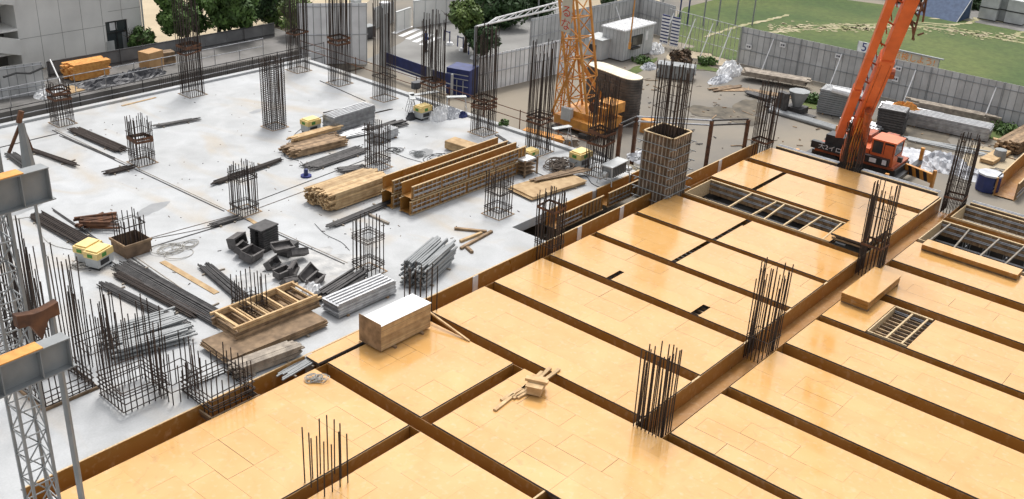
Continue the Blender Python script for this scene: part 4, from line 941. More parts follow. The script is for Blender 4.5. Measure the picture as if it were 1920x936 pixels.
for k,(x0,y0,x1,y1,lb) in enumerate(((1463,79,1474,88,'Small white notice at the left part of the long hoarding'),(1567,100,1578,109,'Small white notice on the hoarding left of the crane boom'),(1679,123,1692,132,'Upper small white notice right of the crane boom'),(1674,142,1686,152,'Lower small white notice right of the crane boom'),(1399,82,1410,91,'Small white notice at the left end of the long hoarding'))):
    p=PA((x0+x1)/2,y0,74.6); a=74.2+(38.3-p.y)*.0338-.14
    t,w,h=plate('notice',lb,'notice',x0,y0,x1,y1,a,'white')
    b=MB(); 
    b.box(-.026,-.021,-w*.35,-w*.05,h*.3,h*.7); b.box(-.026,-.021,w*.05,w*.2,h*.3,h*.7); b.box(-.026,-.021,w*.25,w*.32,h*.3,h*.7); b.build('print','dark',t)
t,w,h=plate('number_board','Square board with the number 5 above the hoarding','sign',1611,77,1635,97,76.0,'white')
textmesh('5',h*1.15,t,'navy',facing(-.03,0,h*.5))
MB().box(-.03,.03,-w/2-.05,-w/2,-2.6,h).box(-.03,.03,w/2,w/2+.05,-2.6,h).build('post','steel',t)
t,w,h=plate('banner_board','Cream banner board with orange lettering above the hoarding','sign',1676,93,1766,118,76.1,'signcream')
textmesh('点検しよう!',h*.62,t,'orangetext',facing(-.03,.1,h*.62))
b=MB(); rr=random.Random(4)
for k in range(9): b.box(-.025,-.021,w*.35-k*.25-rr.uniform(.06,.16),w*.35-k*.25,h*.1,h*.1+.16)
b.build('small_print','lightpaint',t)
MB().box(-.1,.1,-w/2-.3,w/2,h+.001,h+.08).build('top_rail','greypaint',t); MB().box(-.03,.03,-w/2-.05,-w/2,-2.6,h).build('post','greypaint',t)
# mesh fence between hoarding ends
t=thing('mesh_fence','See through wire mesh fence between the two grey hoardings, with leaning props','fence',(75.0,45.6,YZ)); d=Vector((-.8,-7.2,0)); L=d.length
b=MB()
for k in range(19): p=d*(k/18); b.tube(p,p+Vector((0,0,2.9)),.022 if k%3 else .035)
b.build('posts','steel',t); b=MB()
for zz in (.9,1.9,2.88): b.tube(Vector((0,0,zz)),d+Vector((0,0,zz)),.025)
b.build('rail','steel',t)
for k in (1,6,10,14): p=d*(k/16); MB().tube(p+Vector((-.05,0,2.6)),p+Vector((-1.7,-.1,0)),.04).build('brace','white',t)
# folded barriers, blue and white
g=G(1252,90,YZ); t=thing('folded_barriers','Stack of blue and white striped barriers standing beside the hut','barriers',(g.x,g.y,YZ),0)
for s in (0,1):
    b=MB(); 
    for k in range(9): b.box(-.06,.06,-.15-s*1.0-.75,-.15-s*1.0,.25+k*.27,.40+k*.27)
    b.build('slat','white',t); b=MB()
    for k in range(9): b.box(-.05,.05,-.15-s*1.0-.72,-.18-s*1.0,.405+k*.27,.51+k*.27)
    b.build('blue_slat','blue',t)
t.location.y+=1.0
# --- site hut
n=G(1166,117,YZ); r_=G(1216,99,YZ); l_=G(1127,106,YZ); A=(r_-n).length; Bq=(l_-n).length
t=thing('site_hut','White roofed grey prefab site hut in front of the corner of the hoarding','hut',(n.x,n.y,YZ)); H=HT(1166,57,n).z-YZ
b=MB(); b.box(0,A,0,Bq,.1,H-.1); b.build('wall','hoard',t)
b=MB(); 
for k in range(12): b.box(A*k/12-.01,A*k/12+.01,-.012,-.002,.1,H-.12)
for k in range(1,6): b.box(-.012,-.002,Bq*k/6-.01,Bq*k/6+.01,.1,H-.12)
b.build('wall_ribs','greypaint',t)
b=MB(); b.box(-.1,A+.1,-.1,Bq+.1,H-.1,H)
for k in range(9): b.box(-.08,A+.08,Bq*k/8-.03,Bq*k/8+.03,H+.001,H+.05)
b.build('roof','white',t)
b=MB(); b.box(A*.25,A*.62,-.03,-.013,H*.42,H*.75); wn=b.build('window','black',t); MB().box(A*.28,A*.43,-.045,-.031,H*.45,H*.72).build('pane','glass',wn)
MB().box(A*.2,A*.45,-.35,-.03,H*.36,H*.41).build('window_sill','black',t)
MB().box(A*.72,A*.8,-.03,-.013,H*.5,H*.8).build('notice','white',t)
MB().box(A*.68,A*.95,-.02,-.0125,.12,H*.85).build('door','lightpaint',t)
n2=G(1150,112,YZ); t=thing('annex_hut','Small low grey annex beside the site hut with a pale flat roof','hut',(n2.x-1.2,n2.y+.4,YZ)); h2=HT(1150,73,n2).z-YZ
b=MB(); b.box(0,1.9,0,1.7,.05,h2-.08); b.build('wall','hoard',t); MB().box(-.08,1.98,-.08,1.78,h2-.08,h2).build('roof','lightpaint',t)
b=MB(); b.box(-.03,-.002,.5,1.2,h2*.35,h2*.7); wn=b.build('window','black',t); MB().box(-.045,-.031,.55,.8,h2*.38,h2*.66).build('pane','glass',wn)
MB().tube((.1,.9,h2*.97),(-.35,.9,h2*.97),.16,10).build('vent_hood','white',t)
# --- capsule shaped stack
n=G(1176,240,YZ); zt=HT(1180,152,n).z; n=G(1192,148,zt); lq=G(1116,120,zt); n.z=lq.z=YZ; o=(n+lq)/2; d=(lq-n); L=d.length+.8; rz=math.atan2(d.y,d.x); ht=zt-YZ
t=thing('concrete_silo','Tall dark layered stack with rounded ends and a cream top, right of the amber crane','silo',(o.x,o.y,YZ),rz)
def caps(L,W,n=8):
    r=W/2; return [(L/2-r+r*math.cos(a),r*math.sin(a)) for a in [-math.pi/2+math.pi*k/n for k in range(n+1)]]+[(-L/2+r+r*math.cos(a),r*math.sin(a)) for a in [math.pi/2+math.pi*k/n for k in range(n+1)]]
b=MB(); nl=18
for k in range(nl): b.prism(caps(L-.03*(k%2),1.5-.05*(k%2)),k*ht/nl,(k+.86)*ht/nl); b.prism(caps(L-.16,1.35),(k+.86)*ht/nl,(k+1)*ht/nl)
b.build('shell','silodark',t); MB().prism(caps(L-.1,1.4),ht+.001,ht+.05).build('top','cream',t)
# --- amber lattice crane
def lattice(b,P0,P1,w,pitch,rc=.06,rb=.03,up=Vector((0,1,0))):
    ax=(P1-P0).normalized(); u=(up-ax*up.dot(ax)).normalized(); v=ax.cross(u); c=[(1,1),(-1,1),(-1,-1),(1,-1)]
    K=lambda q,i:P0+ax*q+(u*c[i][0]+v*c[i][1])*w/2
    L=(P1-P0).length
    for i in range(4): b.tube(K(0,i),K(L,i),rc,6)
    q=0;s=0
    while q<L-pitch*.5:
        e=min(q+pitch,L)
        for i in range(4):
            j=(i+1)%4
            b.tube(K(q,i),K(q,j),rb,5); b.tube(K(q,i if s else j),K(e,j if s else i),rb,5)
        q=e;s^=1
def ambercrane():
    base=G(1090,240,YZ); t=thing('lattice_crane','Amber lattice crane mast standing behind the slab, with a flared base','crane',(base.x,base.y,YZ))
    O=Vector((base.x,base.y,YZ)); top=HT(1100,-25,base)-O; top.y+=1.2; top.x+=.2
    b=MB(); lattice(b,Vector((-.1,-.3,.9)),top,1.35,1.25,.085,.045); b.build('mast','yellow',t)
    b=MB(); q=HT(1066,90,base)-O; lattice(b,Vector((-.5,1.35,.6)),Vector((-.4,1.2,q.z+.6)),.7,.9,.05,.03); b.build('ladder_tower','yellow',t)
    k=HT(1082,105,base)-O; f=G(1136,222,YZ)-O
    b=MB(); b.bar(k,Vector((f.x,f.y,.9)),.16,.2); b.build('strut','yellow',t)
    b=MB(); k2=HT(1070,110,base)-O; b.bar(k,Vector((-1.2,1.6,.9)),.13,.13); b.build('strut','yellow',t)
    b=MB(); b.prism([(-1.5,-2.2),(1.6,-2.0),(2.0,0),(1.4,1.3),(-1.3,1.3)],.35,.95); b.prism([(-1.0,-1.6),(1.1,-1.5),(1.1,1.0),(-.9,1.0)],.951,1.35); b.build('base_platform','yellow',t)
    b=MB(); b.box(.2,1.5,-2.2,-.9,1.36,2.0); b.box(-.2,1.0,-1.9,-1.2,1.36,1.8); b.build('winch_housing','yellow',t)
    MB().tube((-.4,-1.0,1.7),(.4,-1.0,1.7),.3,12).build('winch_drum','rebarrust',t)
    for s in (-1,1): b=MB(); b.prism([(-1.8,s*1.1-.6),(1.8,s*1.1-.6),(1.8,s*1.1),(-1.8,s*1.1)],0,.34); b.build('track','blacksteel',t)
    g=HT(1085,207,base)-O; MB().box(-1.45,-1.15,-.1,.65,g.z-.4,g.z+.4).build('switch_box','lightpaint',t)
    # vertical banner
    p0=HT(1073,8,base)-O; p1=HT(1068,60,base)-O; h=p0.z-p1.z
    c=Vector((-.95,1.15,(p0.z+p1.z)/2)); MB().box(-.03,.0,c.y-.38,c.y+.38,p1.z,p0.z+2).build('banner','signcream',t,(c.x,0,0))
    textmesh('る',.8,t,'red',facing(c.x-.04,c.y,p1.z+h*.72)); textmesh('な',.8,t,'red',facing(c.x-.04,c.y,p1.z+h*.25))
    # hook rope and hoist post
    pr=G(1180,118,YZ); 
ambercrane()
pp=G(1176,130,YZ); qq=HT(1194,-30,pp); t=thing('hoist_rope','Tan hoisting rope hanging in front of the site hut','rope',pp+Vector((0,0,2.0))); MB().tube((0,0,0),qq-pp-Vector((0,0,2.0)),.07,6,.05).build('rope','yellow',t); MB().tube((0,0,-.4),(0,0,.1),.11,8).build('ferrule','yellow',t)
# timber piles beside the slab edge at the crane
lumber('Long pack of orange timber between the slab edge and the amber crane',G(980,246,.1),G(1066,268,.1),.7,4,.1,'lumberorange',.1,.2,seed=71,z=-.3)
lumber('Pile of curved boards on pallets by the white trestle',G(1058,290,-.6),G(1080,290,-.6),1.0,6,.07,'greywood',.15,.25,seed=72,z=-.2)
# --- white gate truss
t=thing('gate_truss','White lattice truss above the white ribbed hoarding','truss',(0,0,0)); a0=PB(892,50,46.9); a1=PB(1063,12,46.2); u0=PB(930,34,46.9); u1=PB(1063,0,46.2)
b=MB(); b.tube(a0,a1,.07); b.tube(u0,u1,.06); n=9
for k in range(n): 
    m0=a0.lerp(a1,.12+.88*k/n); m1=u0.lerp(u1,(k+.5)/n); m2=a0.lerp(a1,.12+.88*(k+1)/n); b.tube(m0,m1,.04); 
    if k%2==0: b.tube(m1,m2,.035)
b.tube(a0.lerp(a1,.12),u0,.06); b.build('truss','white',t); MB().tube(a0,Vector((a0.x,a0.y,YZ)),.09,8).build('post','greypaint',t); b=MB(); e=a1; b.tube(e,Vector((e.x,e.y,YZ)),.09,8); b.build('post','greypaint',t)
# --- blue panels along the trench
for (p,q,h,lb) in (((50.0,53.6),(49.7,49.0),1.1,'Long low blue panel barrier behind the slab'),((49.7,48.6),(49.9,46.9),1.0,'Short blue barrier behind the trestles'),):
    o,rz,L=frame(Vector((*p,0)),Vector((*q,0))); t=thing('blue_barrier',lb,'barrier',(o.x,o.y,YZ+.6),rz)
    MB().box(0,L,-.02,.02,.15,h).build('panel','blue',t); b=MB(); b.box(0,L,-.04,-.021,.3,.36); b.build('stripe','lightpaint',t)
    for s in (0,L): MB().box(s-.06,s+.06,-.07,.07,-.6,h+.05).build('post','lightpaint',t)
p=G(836,176,YZ); q=G(879,184,YZ); o,rz,L=frame(p,q); t=thing('blue_container','Blue panelled box with pale seams, between the bars and the white ribbed hoarding','container',(o.x,o.y,YZ),rz)
b=MB(); b.box(0,L,0,1.6,.05,1.9); b.build('body','blue',t); b=MB()
for z in (.7,1.2,1.5): b.box(0,L*.95,-.02,-.003,z,z+.05)
for x in (.45,.72): b.box(L*x,L*x+.05,-.025,-.004,.05,1.15)
b.build('seams','lightpaint',t)
# --- street side bits
def wallrun(label,a,b_,h,m='castconc',w=.15,name='wall',cat='wall'):
    o,rz,L=frame(a,b_); t=thing(name,label,cat,(o.x,o.y,YZ),rz); MB().box(0,L,-w/2,w/2,0,h).build('panel',m,t); MB().box(0,L,-w/2-.03,w/2+.03,h+.001,h+.08).build('coping','lightpaint',t)
    b=MB(); k=0
    while k<L: b.box(k,k+.06,-w/2-.02,-w/2-.001,0,h); k+=1.2
    b.build('pilasters','lightpaint',t)
wallrun('Pale street wall behind the zebra crossing',G(742,60,YZ),G(770,50,YZ),1.6)
wallrun('Light grey boundary wall with white coping behind the standing worker',G(775,52,YZ),G(855,38,YZ),2.2)
fence('Pale railing panels beside the zebra crossing',tuple(G(700,55,YZ)[:2]),tuple(G(738,42,YZ)[:2]),1.8,'lightpaint',pitch=.3,name='railing',cat='railing')
b=MB(); g=G(690,72,YZ); t=thing('dark_box','Dark square box beside the white hoarding at the street entrance','box',(g.x,g.y,YZ)); MB().box(-.5,.5,-.35,.35,.1,1.0).build('body','tarp',t); MB().box(-.55,.55,-.4,.4,1.001,1.06).build('lid','greypaint',t)
for (px,py,lb) in ((669,75,'Tall pale gate post at the right end of the white hoarding'),(722,82,'Pale gate post left of the zebra crossing')):
    g=G(px,py+40,YZ); t=thing('gate_post',lb,'post',(g.x,g.y,YZ),0,'gate posts at the street entrance'); MB().box(-.3,.3,-.25,.25,0,4.6).build('post','lightpaint',t); MB().box(-.33,.33,-.28,.28,4.601,4.7).build('cap','white',t)
for k,(px,py) in enumerate(((868,95),(889,110),(843,84))):
    g=G(px,py,YZ); t=thing('traffic_stand',['White based blue barrier stand in front of the green tree','Blue barrier stand near the end of the white ribbed hoarding','White based stand left of the green tree'][k],'barrier stand',(g.x,g.y,YZ)); MB().tube((0,0,0),(0,0,.2),.35,10,.25).build('base','white',t); MB().tube((0,0,.2),(0,0,1.1),.05).tube((0,.6,.2),(0,.6,1.1),.05).tube((0,0,1.0),(0,.6,1.0),.05).build('frame','blue',t)
# net poles beyond the fence
for k,px in enumerate((1008,1050,1150,1208,1238,1272,1288,1318,1345,1378,1410)):
    g=G(px,(48-k*0) if px>1200 else 40,YZ); t=thing('net_pole','Tall pole of the ball net beyond the hoarding, '+ORD[k]+' from the left','pole',(g.x,g.y,YZ),0,'net poles beyond the hoarding'); MB().tube((0,0,0),(0,0,7),.07,6).build('pole','blue' if k in (5,6) else 'greypaint',t)
# --- trees
def leafcloud(name,parent,center,rx,rz,n,m,seed,size=.2,clumps=24):
    rr=random.Random(seed); vs=[];fs=[]
    cl=[]
    for k in range(clumps):
        while True:
            p=Vector((rr.uniform(-1,1),rr.uniform(-1,1),rr.uniform(-1,1)))
            if .25<p.length<1: break
        cl.append((Vector((p.x*rx*.72,p.y*rx*.72,p.z*rz*.72)),rr.uniform(.18,.36)*rx))
    for k in range(n):
        c,r=rr.choice(cl); d=Vector((rr.gauss(0,1),rr.gauss(0,1),rr.gauss(0,.75))).normalized()*r*rr.uniform(.55,1.08)
        p=center+c+d; nrm=(d.normalized()+Vector((rr.gauss(0,.6),rr.gauss(0,.6),rr.gauss(.3,.6)))).normalized()
        q=nrm.to_track_quat('Z','Y').to_matrix(); s=size*rr.uniform(.6,1.4); a=rr.uniform(0,6.28); b0=len(vs)
        for (u,v) in ((1,0),(0,.55),(-1,0),(0,-.55)):
            vs.append(p+q@Vector((s*(u*math.cos(a)-v*math.sin(a)),s*(u*math.sin(a)+v*math.cos(a)),0)))
        fs.append((b0,b0+1,b0+2,b0+3))
    b=MB(); b._add(vs,fs); return b.build(name,m,parent)
def tree(label,base,cpx,cpy,rpx,m='leafA',seed=0,n=5200,squash=.8,name='broadleaf_tree',group=None,trunk=True,cat='tree'):
    c=HT(cpx,cpy,base); dist=(c-Vector((0,0,CAMH))).length; rx=rpx/1930*dist
    t=thing(name,label,cat,(base.x,base.y,YZ),0,group); rr=random.Random(seed); C=c-Vector((base.x,base.y,YZ))
    b=MB(); h=max(C.z*.55,.4); b.tube((0,0,-.1),(0.1,0,h),.16*rx/2.2+.05,8,.11)
    for k in range(7):
        a=k*.9; e=C+Vector((math.cos(a)*rx*.6,math.sin(a)*rx*.6,rr.uniform(-.2,.5)*rx*squash)); b.tube((.1*k/7,0,h*rr.uniform(.7,1)),e,.07,5,.02)
        for q in range(3): b.tube(e*.7+Vector((0,0,h*.3)),e+Vector((rr.gauss(0,.3)*rx,rr.gauss(0,.3)*rx,rr.uniform(0,.4)*rx)),.03,4,.01)
    b.build('trunk','bark',t); leafcloud('crown',t,C,rx,rx*squash,n,m,seed,size=.11+rx*.028); return t
V=lambda px,py:G(px,py,YZ)
tree('Leafy green tree left of the very tall rebar column',V(352,92),345,22,60,'leafA',1,7500)
tree('Larger green tree right of the very tall rebar column with a bare forked trunk',V(412,93),424,0,72,'leafA',2,9500)
tree('Small bushy tree in front of the right end of the concrete building',V(262,100),262,75,30,'leafA',3,2600)
tree('Dark tree at the top edge between the sand lots',V(470,60),482,-8,58,'leafC',4,6500)
tree('Yellow green tree behind the back corner column',V(552,92),552,28,40,'leafB',5,4600)
tree('Green tree at the top edge above the yellow green one',V(520,50),525,6,50,'leafA',6,6000)
tree('Rounded green tree beside the street entrance',V(872,98),872,28,42,'leafB',7,5200)
tree('Dark clipped shrub under the white truss',V(905,108),905,72,36,'leafC',8,3600,trunk=False)
tree('Big dark tree at the top edge above the white truss',V(930,48),935,8,62,'leafC',9,6500)
tree('Dark tree at the top edge above the street wall',V(830,22),838,-12,40,'leafC',10,3500)
tree('Low dark tree at the top edge beside the amber mast',V(1015,30),1010,4,42,'leafC',11,4000)
tree('Thin dark shrub beyond the amber mast',V(1145,22),1145,5,18,'leafC',12,1500)
for k,px in enumerate((1700,1745,1790,1835,1880,1925,1965)):
    g=V(px,2+k*4); tree('Dark hedge tree along the far edge of the field, '+ORD[k]+' from the left',g,px,-12+k*5,44,'leafC',20+k,3600,.7,group='hedge trees along the far edge of the field')
for k,px in enumerate((1100,1200,1290,1370,1460,1550,1630)):
    g=V(px,-22); tree('Tree beyond the far corner of the field, '+ORD[k]+' from the left',g,px,-48,55,'leafC',40+k,2600,.7,group='trees beyond the far corner of the field')
def bush(label,px,py,r,h,m,seed,n=900,z=YZ,name='weed_clump',size=.12):
    g=G(px,py,z); t=thing(name,label,'plant',(g.x,g.y,z)); leafcloud('foliage',t,Vector((0,0,h*.45)),r,h*.5,n,m,seed,size=size); return t
bush('Heap of brown dry brush by the mesh fence',1277,122,1.2,1.3,'straw',1,2200,name='brush_heap',size=.2)
bush('Green weeds beside the site hut',1205,118,1.1,.4,'leafA',2,700)
bush('Green weeds right of the brush heap',1325,122,1.0,.6,'leafA',3,700)
bush('Green weeds between the board stack and the pipe stack',1520,190,1.0,.5,'leafA',4,900)
bush('Green weeds at the right end of the long hoarding',1880,248,1.3,.4,'leafA',5,900)
bush('Tuft of green weeds on the slab edge between two columns',945,238,.35,.5,'leafA',6,260,z=0)
# --- field furniture
g=V(1763,30); t=thing('ball_cage','Blue netted ball cage on the grass field','ball cage',(g.x,g.y,YZ)); b=MB()
t.scale=(.75,.72,.8); b._add([(-2,-3,0),(-2,2.6,0),(1.8,3,2.6),(1.8,-3.2,2.6),(2.2,3,0),(2.2,-3.2,0)],[(0,1,2,3),(1,4,2),(0,3,5)]); b.build('net','bluedeep',t)
b=MB(); b.tube((-2,-3,0),(1.8,-3.2,2.6),.06); b.tube((1.8,3,2.6),(1.8,-3.2,2.6),.06); b.tube((2.2,3,0),(1.8,3,2.6),.06); b.tube((2.2,-3.2,0),(1.8,-3.2,2.6),.06); b.tube((-2,2.6,0),(1.8,3,2.6),.06); b.build('frame','lightpaint',t)
for k,(px,py,w) in enumerate(((1853,36,1.0),(1880,39,1.0),(1902,44,1.0))):
    g=V(px,py); t=thing('storage_box',['Pale two tier storage locker at the left of the row beyond the field','Grey two tier storage locker in the middle of the row beyond the field','Pale two tier storage locker at the right of the row beyond the field'][k],'locker',(g.x,g.y,YZ))
    for q in range(2): MB().box(-.7,.7,-.85,.85,.1+q*1.15,1.15+q*1.15).build('box','greypaint' if k==1 else 'lightpaint',t)
    MB().box(-.75,.75,-.9,.9,1.151,1.24).box(-.72,.72,-.87,.87,.0,.099).build('frame','black',t)
# --- yard materials
lumber('Silvery bundle stack of flat steel plates behind the tall column form',G(1232,146,YZ),G(1290,153,YZ)+Vector((0,-.3,0)),1.3,9,.11,'greypaint',.15,1.3,seed=80,z=YZ,cat='plate stack',name='plate_stack')
crumple('Small heap of silver foil bags left of the plate stack',1216,128,.8,.6,.5,'silversheet',11,'foil_heap','foil bags',YZ)
crumple('Large white plastic tarpaulin heap at the end of the mesh fence',1368,138,1.3,.9,1.1,'white',12,'tarpaulin','tarpaulin',YZ)
crumple('Grey crumpled sheet in front of the white tarpaulin',1350,152,1.5,.6,.5,'silversheet',13,'tarpaulin','tarpaulin',YZ)
crumple('White sack by the blue and white barriers',1228,98,.9,.7,.9,'white',14,'sack','sack',YZ)
lumber('Long stack of grey boards lying against the long hoarding',G(1392,152,YZ),G(1508,172,YZ),1.5,3,.12,'greywood',.3,.25,seed=81,z=YZ+.35)
MBb=MB()
lumber('Loose brown planks lying in front of the grey board stack',G(1370,168,YZ),G(1500,188,YZ),1.2,1,.05,'lumberold',.9,.3,seed=82,z=YZ,bearer=False)
lumber('Splayed broken boards on the yard right of the plate stack',G(1350,172,YZ),G(1395,172,YZ),.8,2,.06,'lumberold',.6,.25,seed=83,z=YZ,bearer=False,tilt=.4)
bundle('Dark stack of steel bars in front of the green weeds',G(1405,178,YZ),G(1445,190,YZ),.9,.3,.05,'blacksteel',84,.08,z=YZ,cat='steel bundle')
duct('Big stack of grey pipes and panels left of the crane boom',G(1530,212,YZ),G(1588,222,YZ)+Vector((0,-1.0,0)),1.6,1.75,m='greypaint',ribs=11,seed=6,z=YZ)
t=thing('sheet_roll','White roll lying on top of the pipe stack beside the boom','roll',(0,0,0)); p=G(1562,168,.1);q=G(1600,178,.1); MB().tube(p,q,.22,10).build('roll','white',t)
p=G(1440,210,YZ); q=G(1600,258,YZ)
for k in range(3):
    t=thing('long_pipe',['Nearest','Middle','Farthest'][k]+' of the long grey pipes lying left of the mobile crane','pipe',(p.x+k*.28,p.y,YZ+.15),math.atan2((q-p).y,(q-p).x),'long pipes lying on the yard'); b=MB(); b.tube((0,0,0),((q-p).length,0,0),.14,10); b.build('pipe','greypaint',t)
duct('Long stack of silvery deck plates in front of the planks at the right',G(1682,232,YZ),G(1850,268,YZ),1.5,.95,m='steel',ribs=8,seed=7,z=YZ)
duct('Dark scaffold bundle stack behind the crane cab',G(1640,245,YZ),G(1690,255,YZ),1.4,1.6,m='blacksteel',ribs=9,seed=8,z=YZ)
lumber('Long stack of brown planks against the long hoarding at the right',G(1712,212,YZ),G(1845,240,YZ),1.0,6,.13,'greywood',.9,.2,seed=85,z=YZ)
crumple('Orange tarpaulin bundled between the plate stacks',1695,212,1.3,.5,.9,'lumberorange',15,'tarpaulin','tarpaulin',YZ+.6,rz=-1.2)
crumple('Silvery sheeting spread on the ground behind the striped beam',1710,300,2.6,1.8,.25,'silversheet',16,'plastic_sheeting','plastic sheet',YZ,sharp=.8)
crumple('Clear grey sheeting beside the leaning rebar column at the right',1765,310,1.6,1.5,.9,'silversheet',17,'plastic_sheeting','plastic sheet',YZ,sharp=.6)
crumple('White sheeting around the foot of the blue skip',1830,330,1.2,1.6,.4,'silversheet',18,'plastic_sheeting','plastic sheet',YZ,sharp=.8)
g=G(1856,362,YZ); t=thing('blue_skip','Blue sided skip with a silvery cover near the right edge','skip',(g.x+.3,g.y+.3,YZ)); MB().prism(blob(0,0,.68,.68,.7,8,0.02),.05,1.0).build('tank','blue',t); MB().prism(blob(0,0,.72,.72,.7,8,0.02),1.001,1.1).build('cover','silversheet',t)
lumber('Small pack of plywood beyond the blue skip',G(1862,312,YZ),G(1895,292,YZ),.9,6,.04,'lumber',.1,.9,seed=86,z=YZ)
lumber('Stack of brown planks at the right edge of the yard',G(1908,292,YZ),G(1960,262,YZ),1.5,8,.1,'lumberold',.3,.25,seed=87,z=YZ)
lumber('Two long pale planks lying on the yard at the right',G(1860,262,YZ),G(1915,275,YZ),.5,1,.07,'lumber',.2,.2,seed=88,z=YZ,bearer=False)
g=G(1872,300,YZ); b=MB(); b.tube((0,0,0),(0,0,.7),.4,12,.36); tag(b.build('drum','greypaint',None,g),'Grey drum standing on the yard near the right edge','drum')
bundle('Grey pipes lying between the pipe stack and the crane boom',G(1588,232,YZ),G(1640,248,YZ),1.6,.5,.07,'steel',94,.1,z=YZ,cat='pipes',name='pipe_pile')
bundle('Long loose pipes in front of the deck plate stack',G(1700,262,YZ),G(1850,292,YZ),.8,.15,.06,'greypaint',95,.25,z=YZ,cat='pipes',name='pipe_pile')
bundle('Row of scaffold pipes between the plank stack and the deck plates',G(1660,205,YZ),G(1760,228,YZ),1.3,.5,.06,'steel',96,.2,z=YZ,cat='pipes',name='pipe_pile')
bundle('Scattered dark pipes beside the long grey pipes',G(1440,200,YZ),G(1520,222,YZ),.8,.1,.05,'blacksteel',97,.3,z=YZ,cat='pipes',name='pipe_pile')
# concrete bucket behind the deck corner
g=G(1492,212,YZ); t=thing('concrete_bucket','Dark grey concrete bucket with clutter beside the corner rebar column','concrete bucket',(g.x,g.y,YZ)); MB().tube((0,0,.5),(0,0,1.6),.3,8,.75).build('hopper','greypaint',t); MB().box(-.6,.6,-.6,.6,.0,.5).build('stand','blacksteel',t); MB().tube((-.9,.5,0),(-.9,.5,1.5),.25,6).tube((-.5,1.0,0),(-.5,1.0,1.4),.3,6).build('pump_body','blacksteel',t)
crumple('White sheet among the debris behind the stub column',1215,300,1.0,1.4,.5,'silversheet',21,'plastic_sheeting','plastic sheet',-1.0)
crumple('Clutter of pale bags between the slab edge and the pipe frame',1190,330,.7,1.2,.6,'signcream',22,'bag_pile','bags',-1.0)
g=G(1213,248,YZ); b=MB(); b.box(-.35,.35,-.35,.35,0,.9); tag(b.build('orange_box','lumberorange',None,(g.x,g.y,YZ)),'Orange box behind the pipe frame','box')
# left back ledge stuff
lumber('Bright orange stack of timber behind the scaffold rail at the upper left',G(142,155,-.9),G(205,143,-.9),1.5,8,.13,'lumberorange',.25,.3,seed=90,z=-.9)
g=G(285,126,-.9); t=thing('cardboard_box','Brown cardboard box in front of the dark fence','box',(g.x,g.y,-.9),.2); MB().box(-.65,.65,-.5,.5,0,1.15).build('box','card',t)
lumber('Low stack of reddish boards right of the cardboard box',G(303,124,-.9),G(330,120,-.9),.8,5,.16,'lumberold',.1,.8,seed=91,z=-.9)
crumple('Black tarpaulin heap behind the scaffold rail',205,155,2.4,1.0,.5,'tarp',31,'tarpaulin','tarpaulin',-.9,sharp=.8)
crumple('Black tarpaulin heap below the cardboard box',265,142,1.8,.9,.6,'tarp',32,'tarpaulin','tarpaulin',-.9,sharp=.8)
crumple('White sacks behind the far left rebar column',98,178,1.2,.7,.6,'white',33,'sack_pile','sacks',-.9)
bundle('White long tubes leaning at the far left',G(88,170,YZ),G(128,168,YZ),.3,.1,.04,'white',92,.2,z=YZ+.4,cat='pipes',bearer=False)
lumber('Plywood sheet lying flat left of the black tarpaulin',G(122,180,-.9),G(160,170,-.9),1.4,2,.03,'lumber',.1,1.4,seed=93,z=-.9,bearer=False)
t=thing('tube_brace','White prop leaning on the dark fence at the upper left','prop',(0,0,0)); MB().tube(G(118,165,-.9),PB(94,112,64.8),.05).build('tube','white',t)
t=thing('guard_railing','Long black scaffold guard rail running behind the slab','guard railing',(14,56.6,YZ))
for k in range(17): MB().tube((k*2.05,0,0),(k*2.05,0,2.35),.03).build('post','blacksteel',t)
for zz,m_ in ((1.3,'blacksteel'),(1.8,'steel'),(2.3,'blacksteel')): MB().tube((0,-.03,zz),(32.8,-.03,zz),.03).build('rail',m_,t)
t=thing('guard_railing','Second pale scaffold rail nearer the dark fence, behind the slab','guard railing',(24,60.6,-.9))
for k in range(11): MB().tube((k*2.05,0,0),(k*2.05,0,1.3),.03).build('post','steel',t)
for zz in (.7,1.25): MB().tube((0,-.03,zz),(20.5,-.03,zz),.028).build('rail','steel',t)
t=thing('wire_mesh_strip','Upright wire mesh strip along the rear edge of the slab','mesh',(33,55.6,-.5)); b=MB()
for k in range(78): b.tube((k*.145,0,0),(k*.145,0,1.25),.011,4)
for zz in (.3,.6,.9,1.2): b.tube((0,0,zz),(11.2,0,zz),.011,4)
b.build('mesh','rebar',t)
t=thing('black_pipe','Thick black pipe running along the back of the slab','pipe',(12,57.4,YZ+1.0)); MB().tube((0,0,0),(34,0,0),.09,8).build('pipe','black',t)
t=thing('guard_railing','Rusty guard rail along the right rear side of the slab','guard railing',(45.1,31,YZ))
for k in range(10): MB().tube((0,k*2.9,0),(0,k*2.9,2.7),.03).build('post','rebarrust',t)
for zz in (2.1,2.6): MB().tube((.03,0,zz),(.03,26.1,zz),.025).build('rail','rebarrust',t)
for k in range(9):
    x=16+k*3.3; bundle('Bundle of long boards behind the slab, '+ORD[k]+' from the left',Vector((x,58.6,YZ)),Vector((x+3,58.7,YZ)),.9,.2,.06,'greywood' if k%2 else 'blacksteel',300+k,.1,z=YZ+.12,group='board bundles in the strip behind the slab',name='board_bundle',cat='boards')
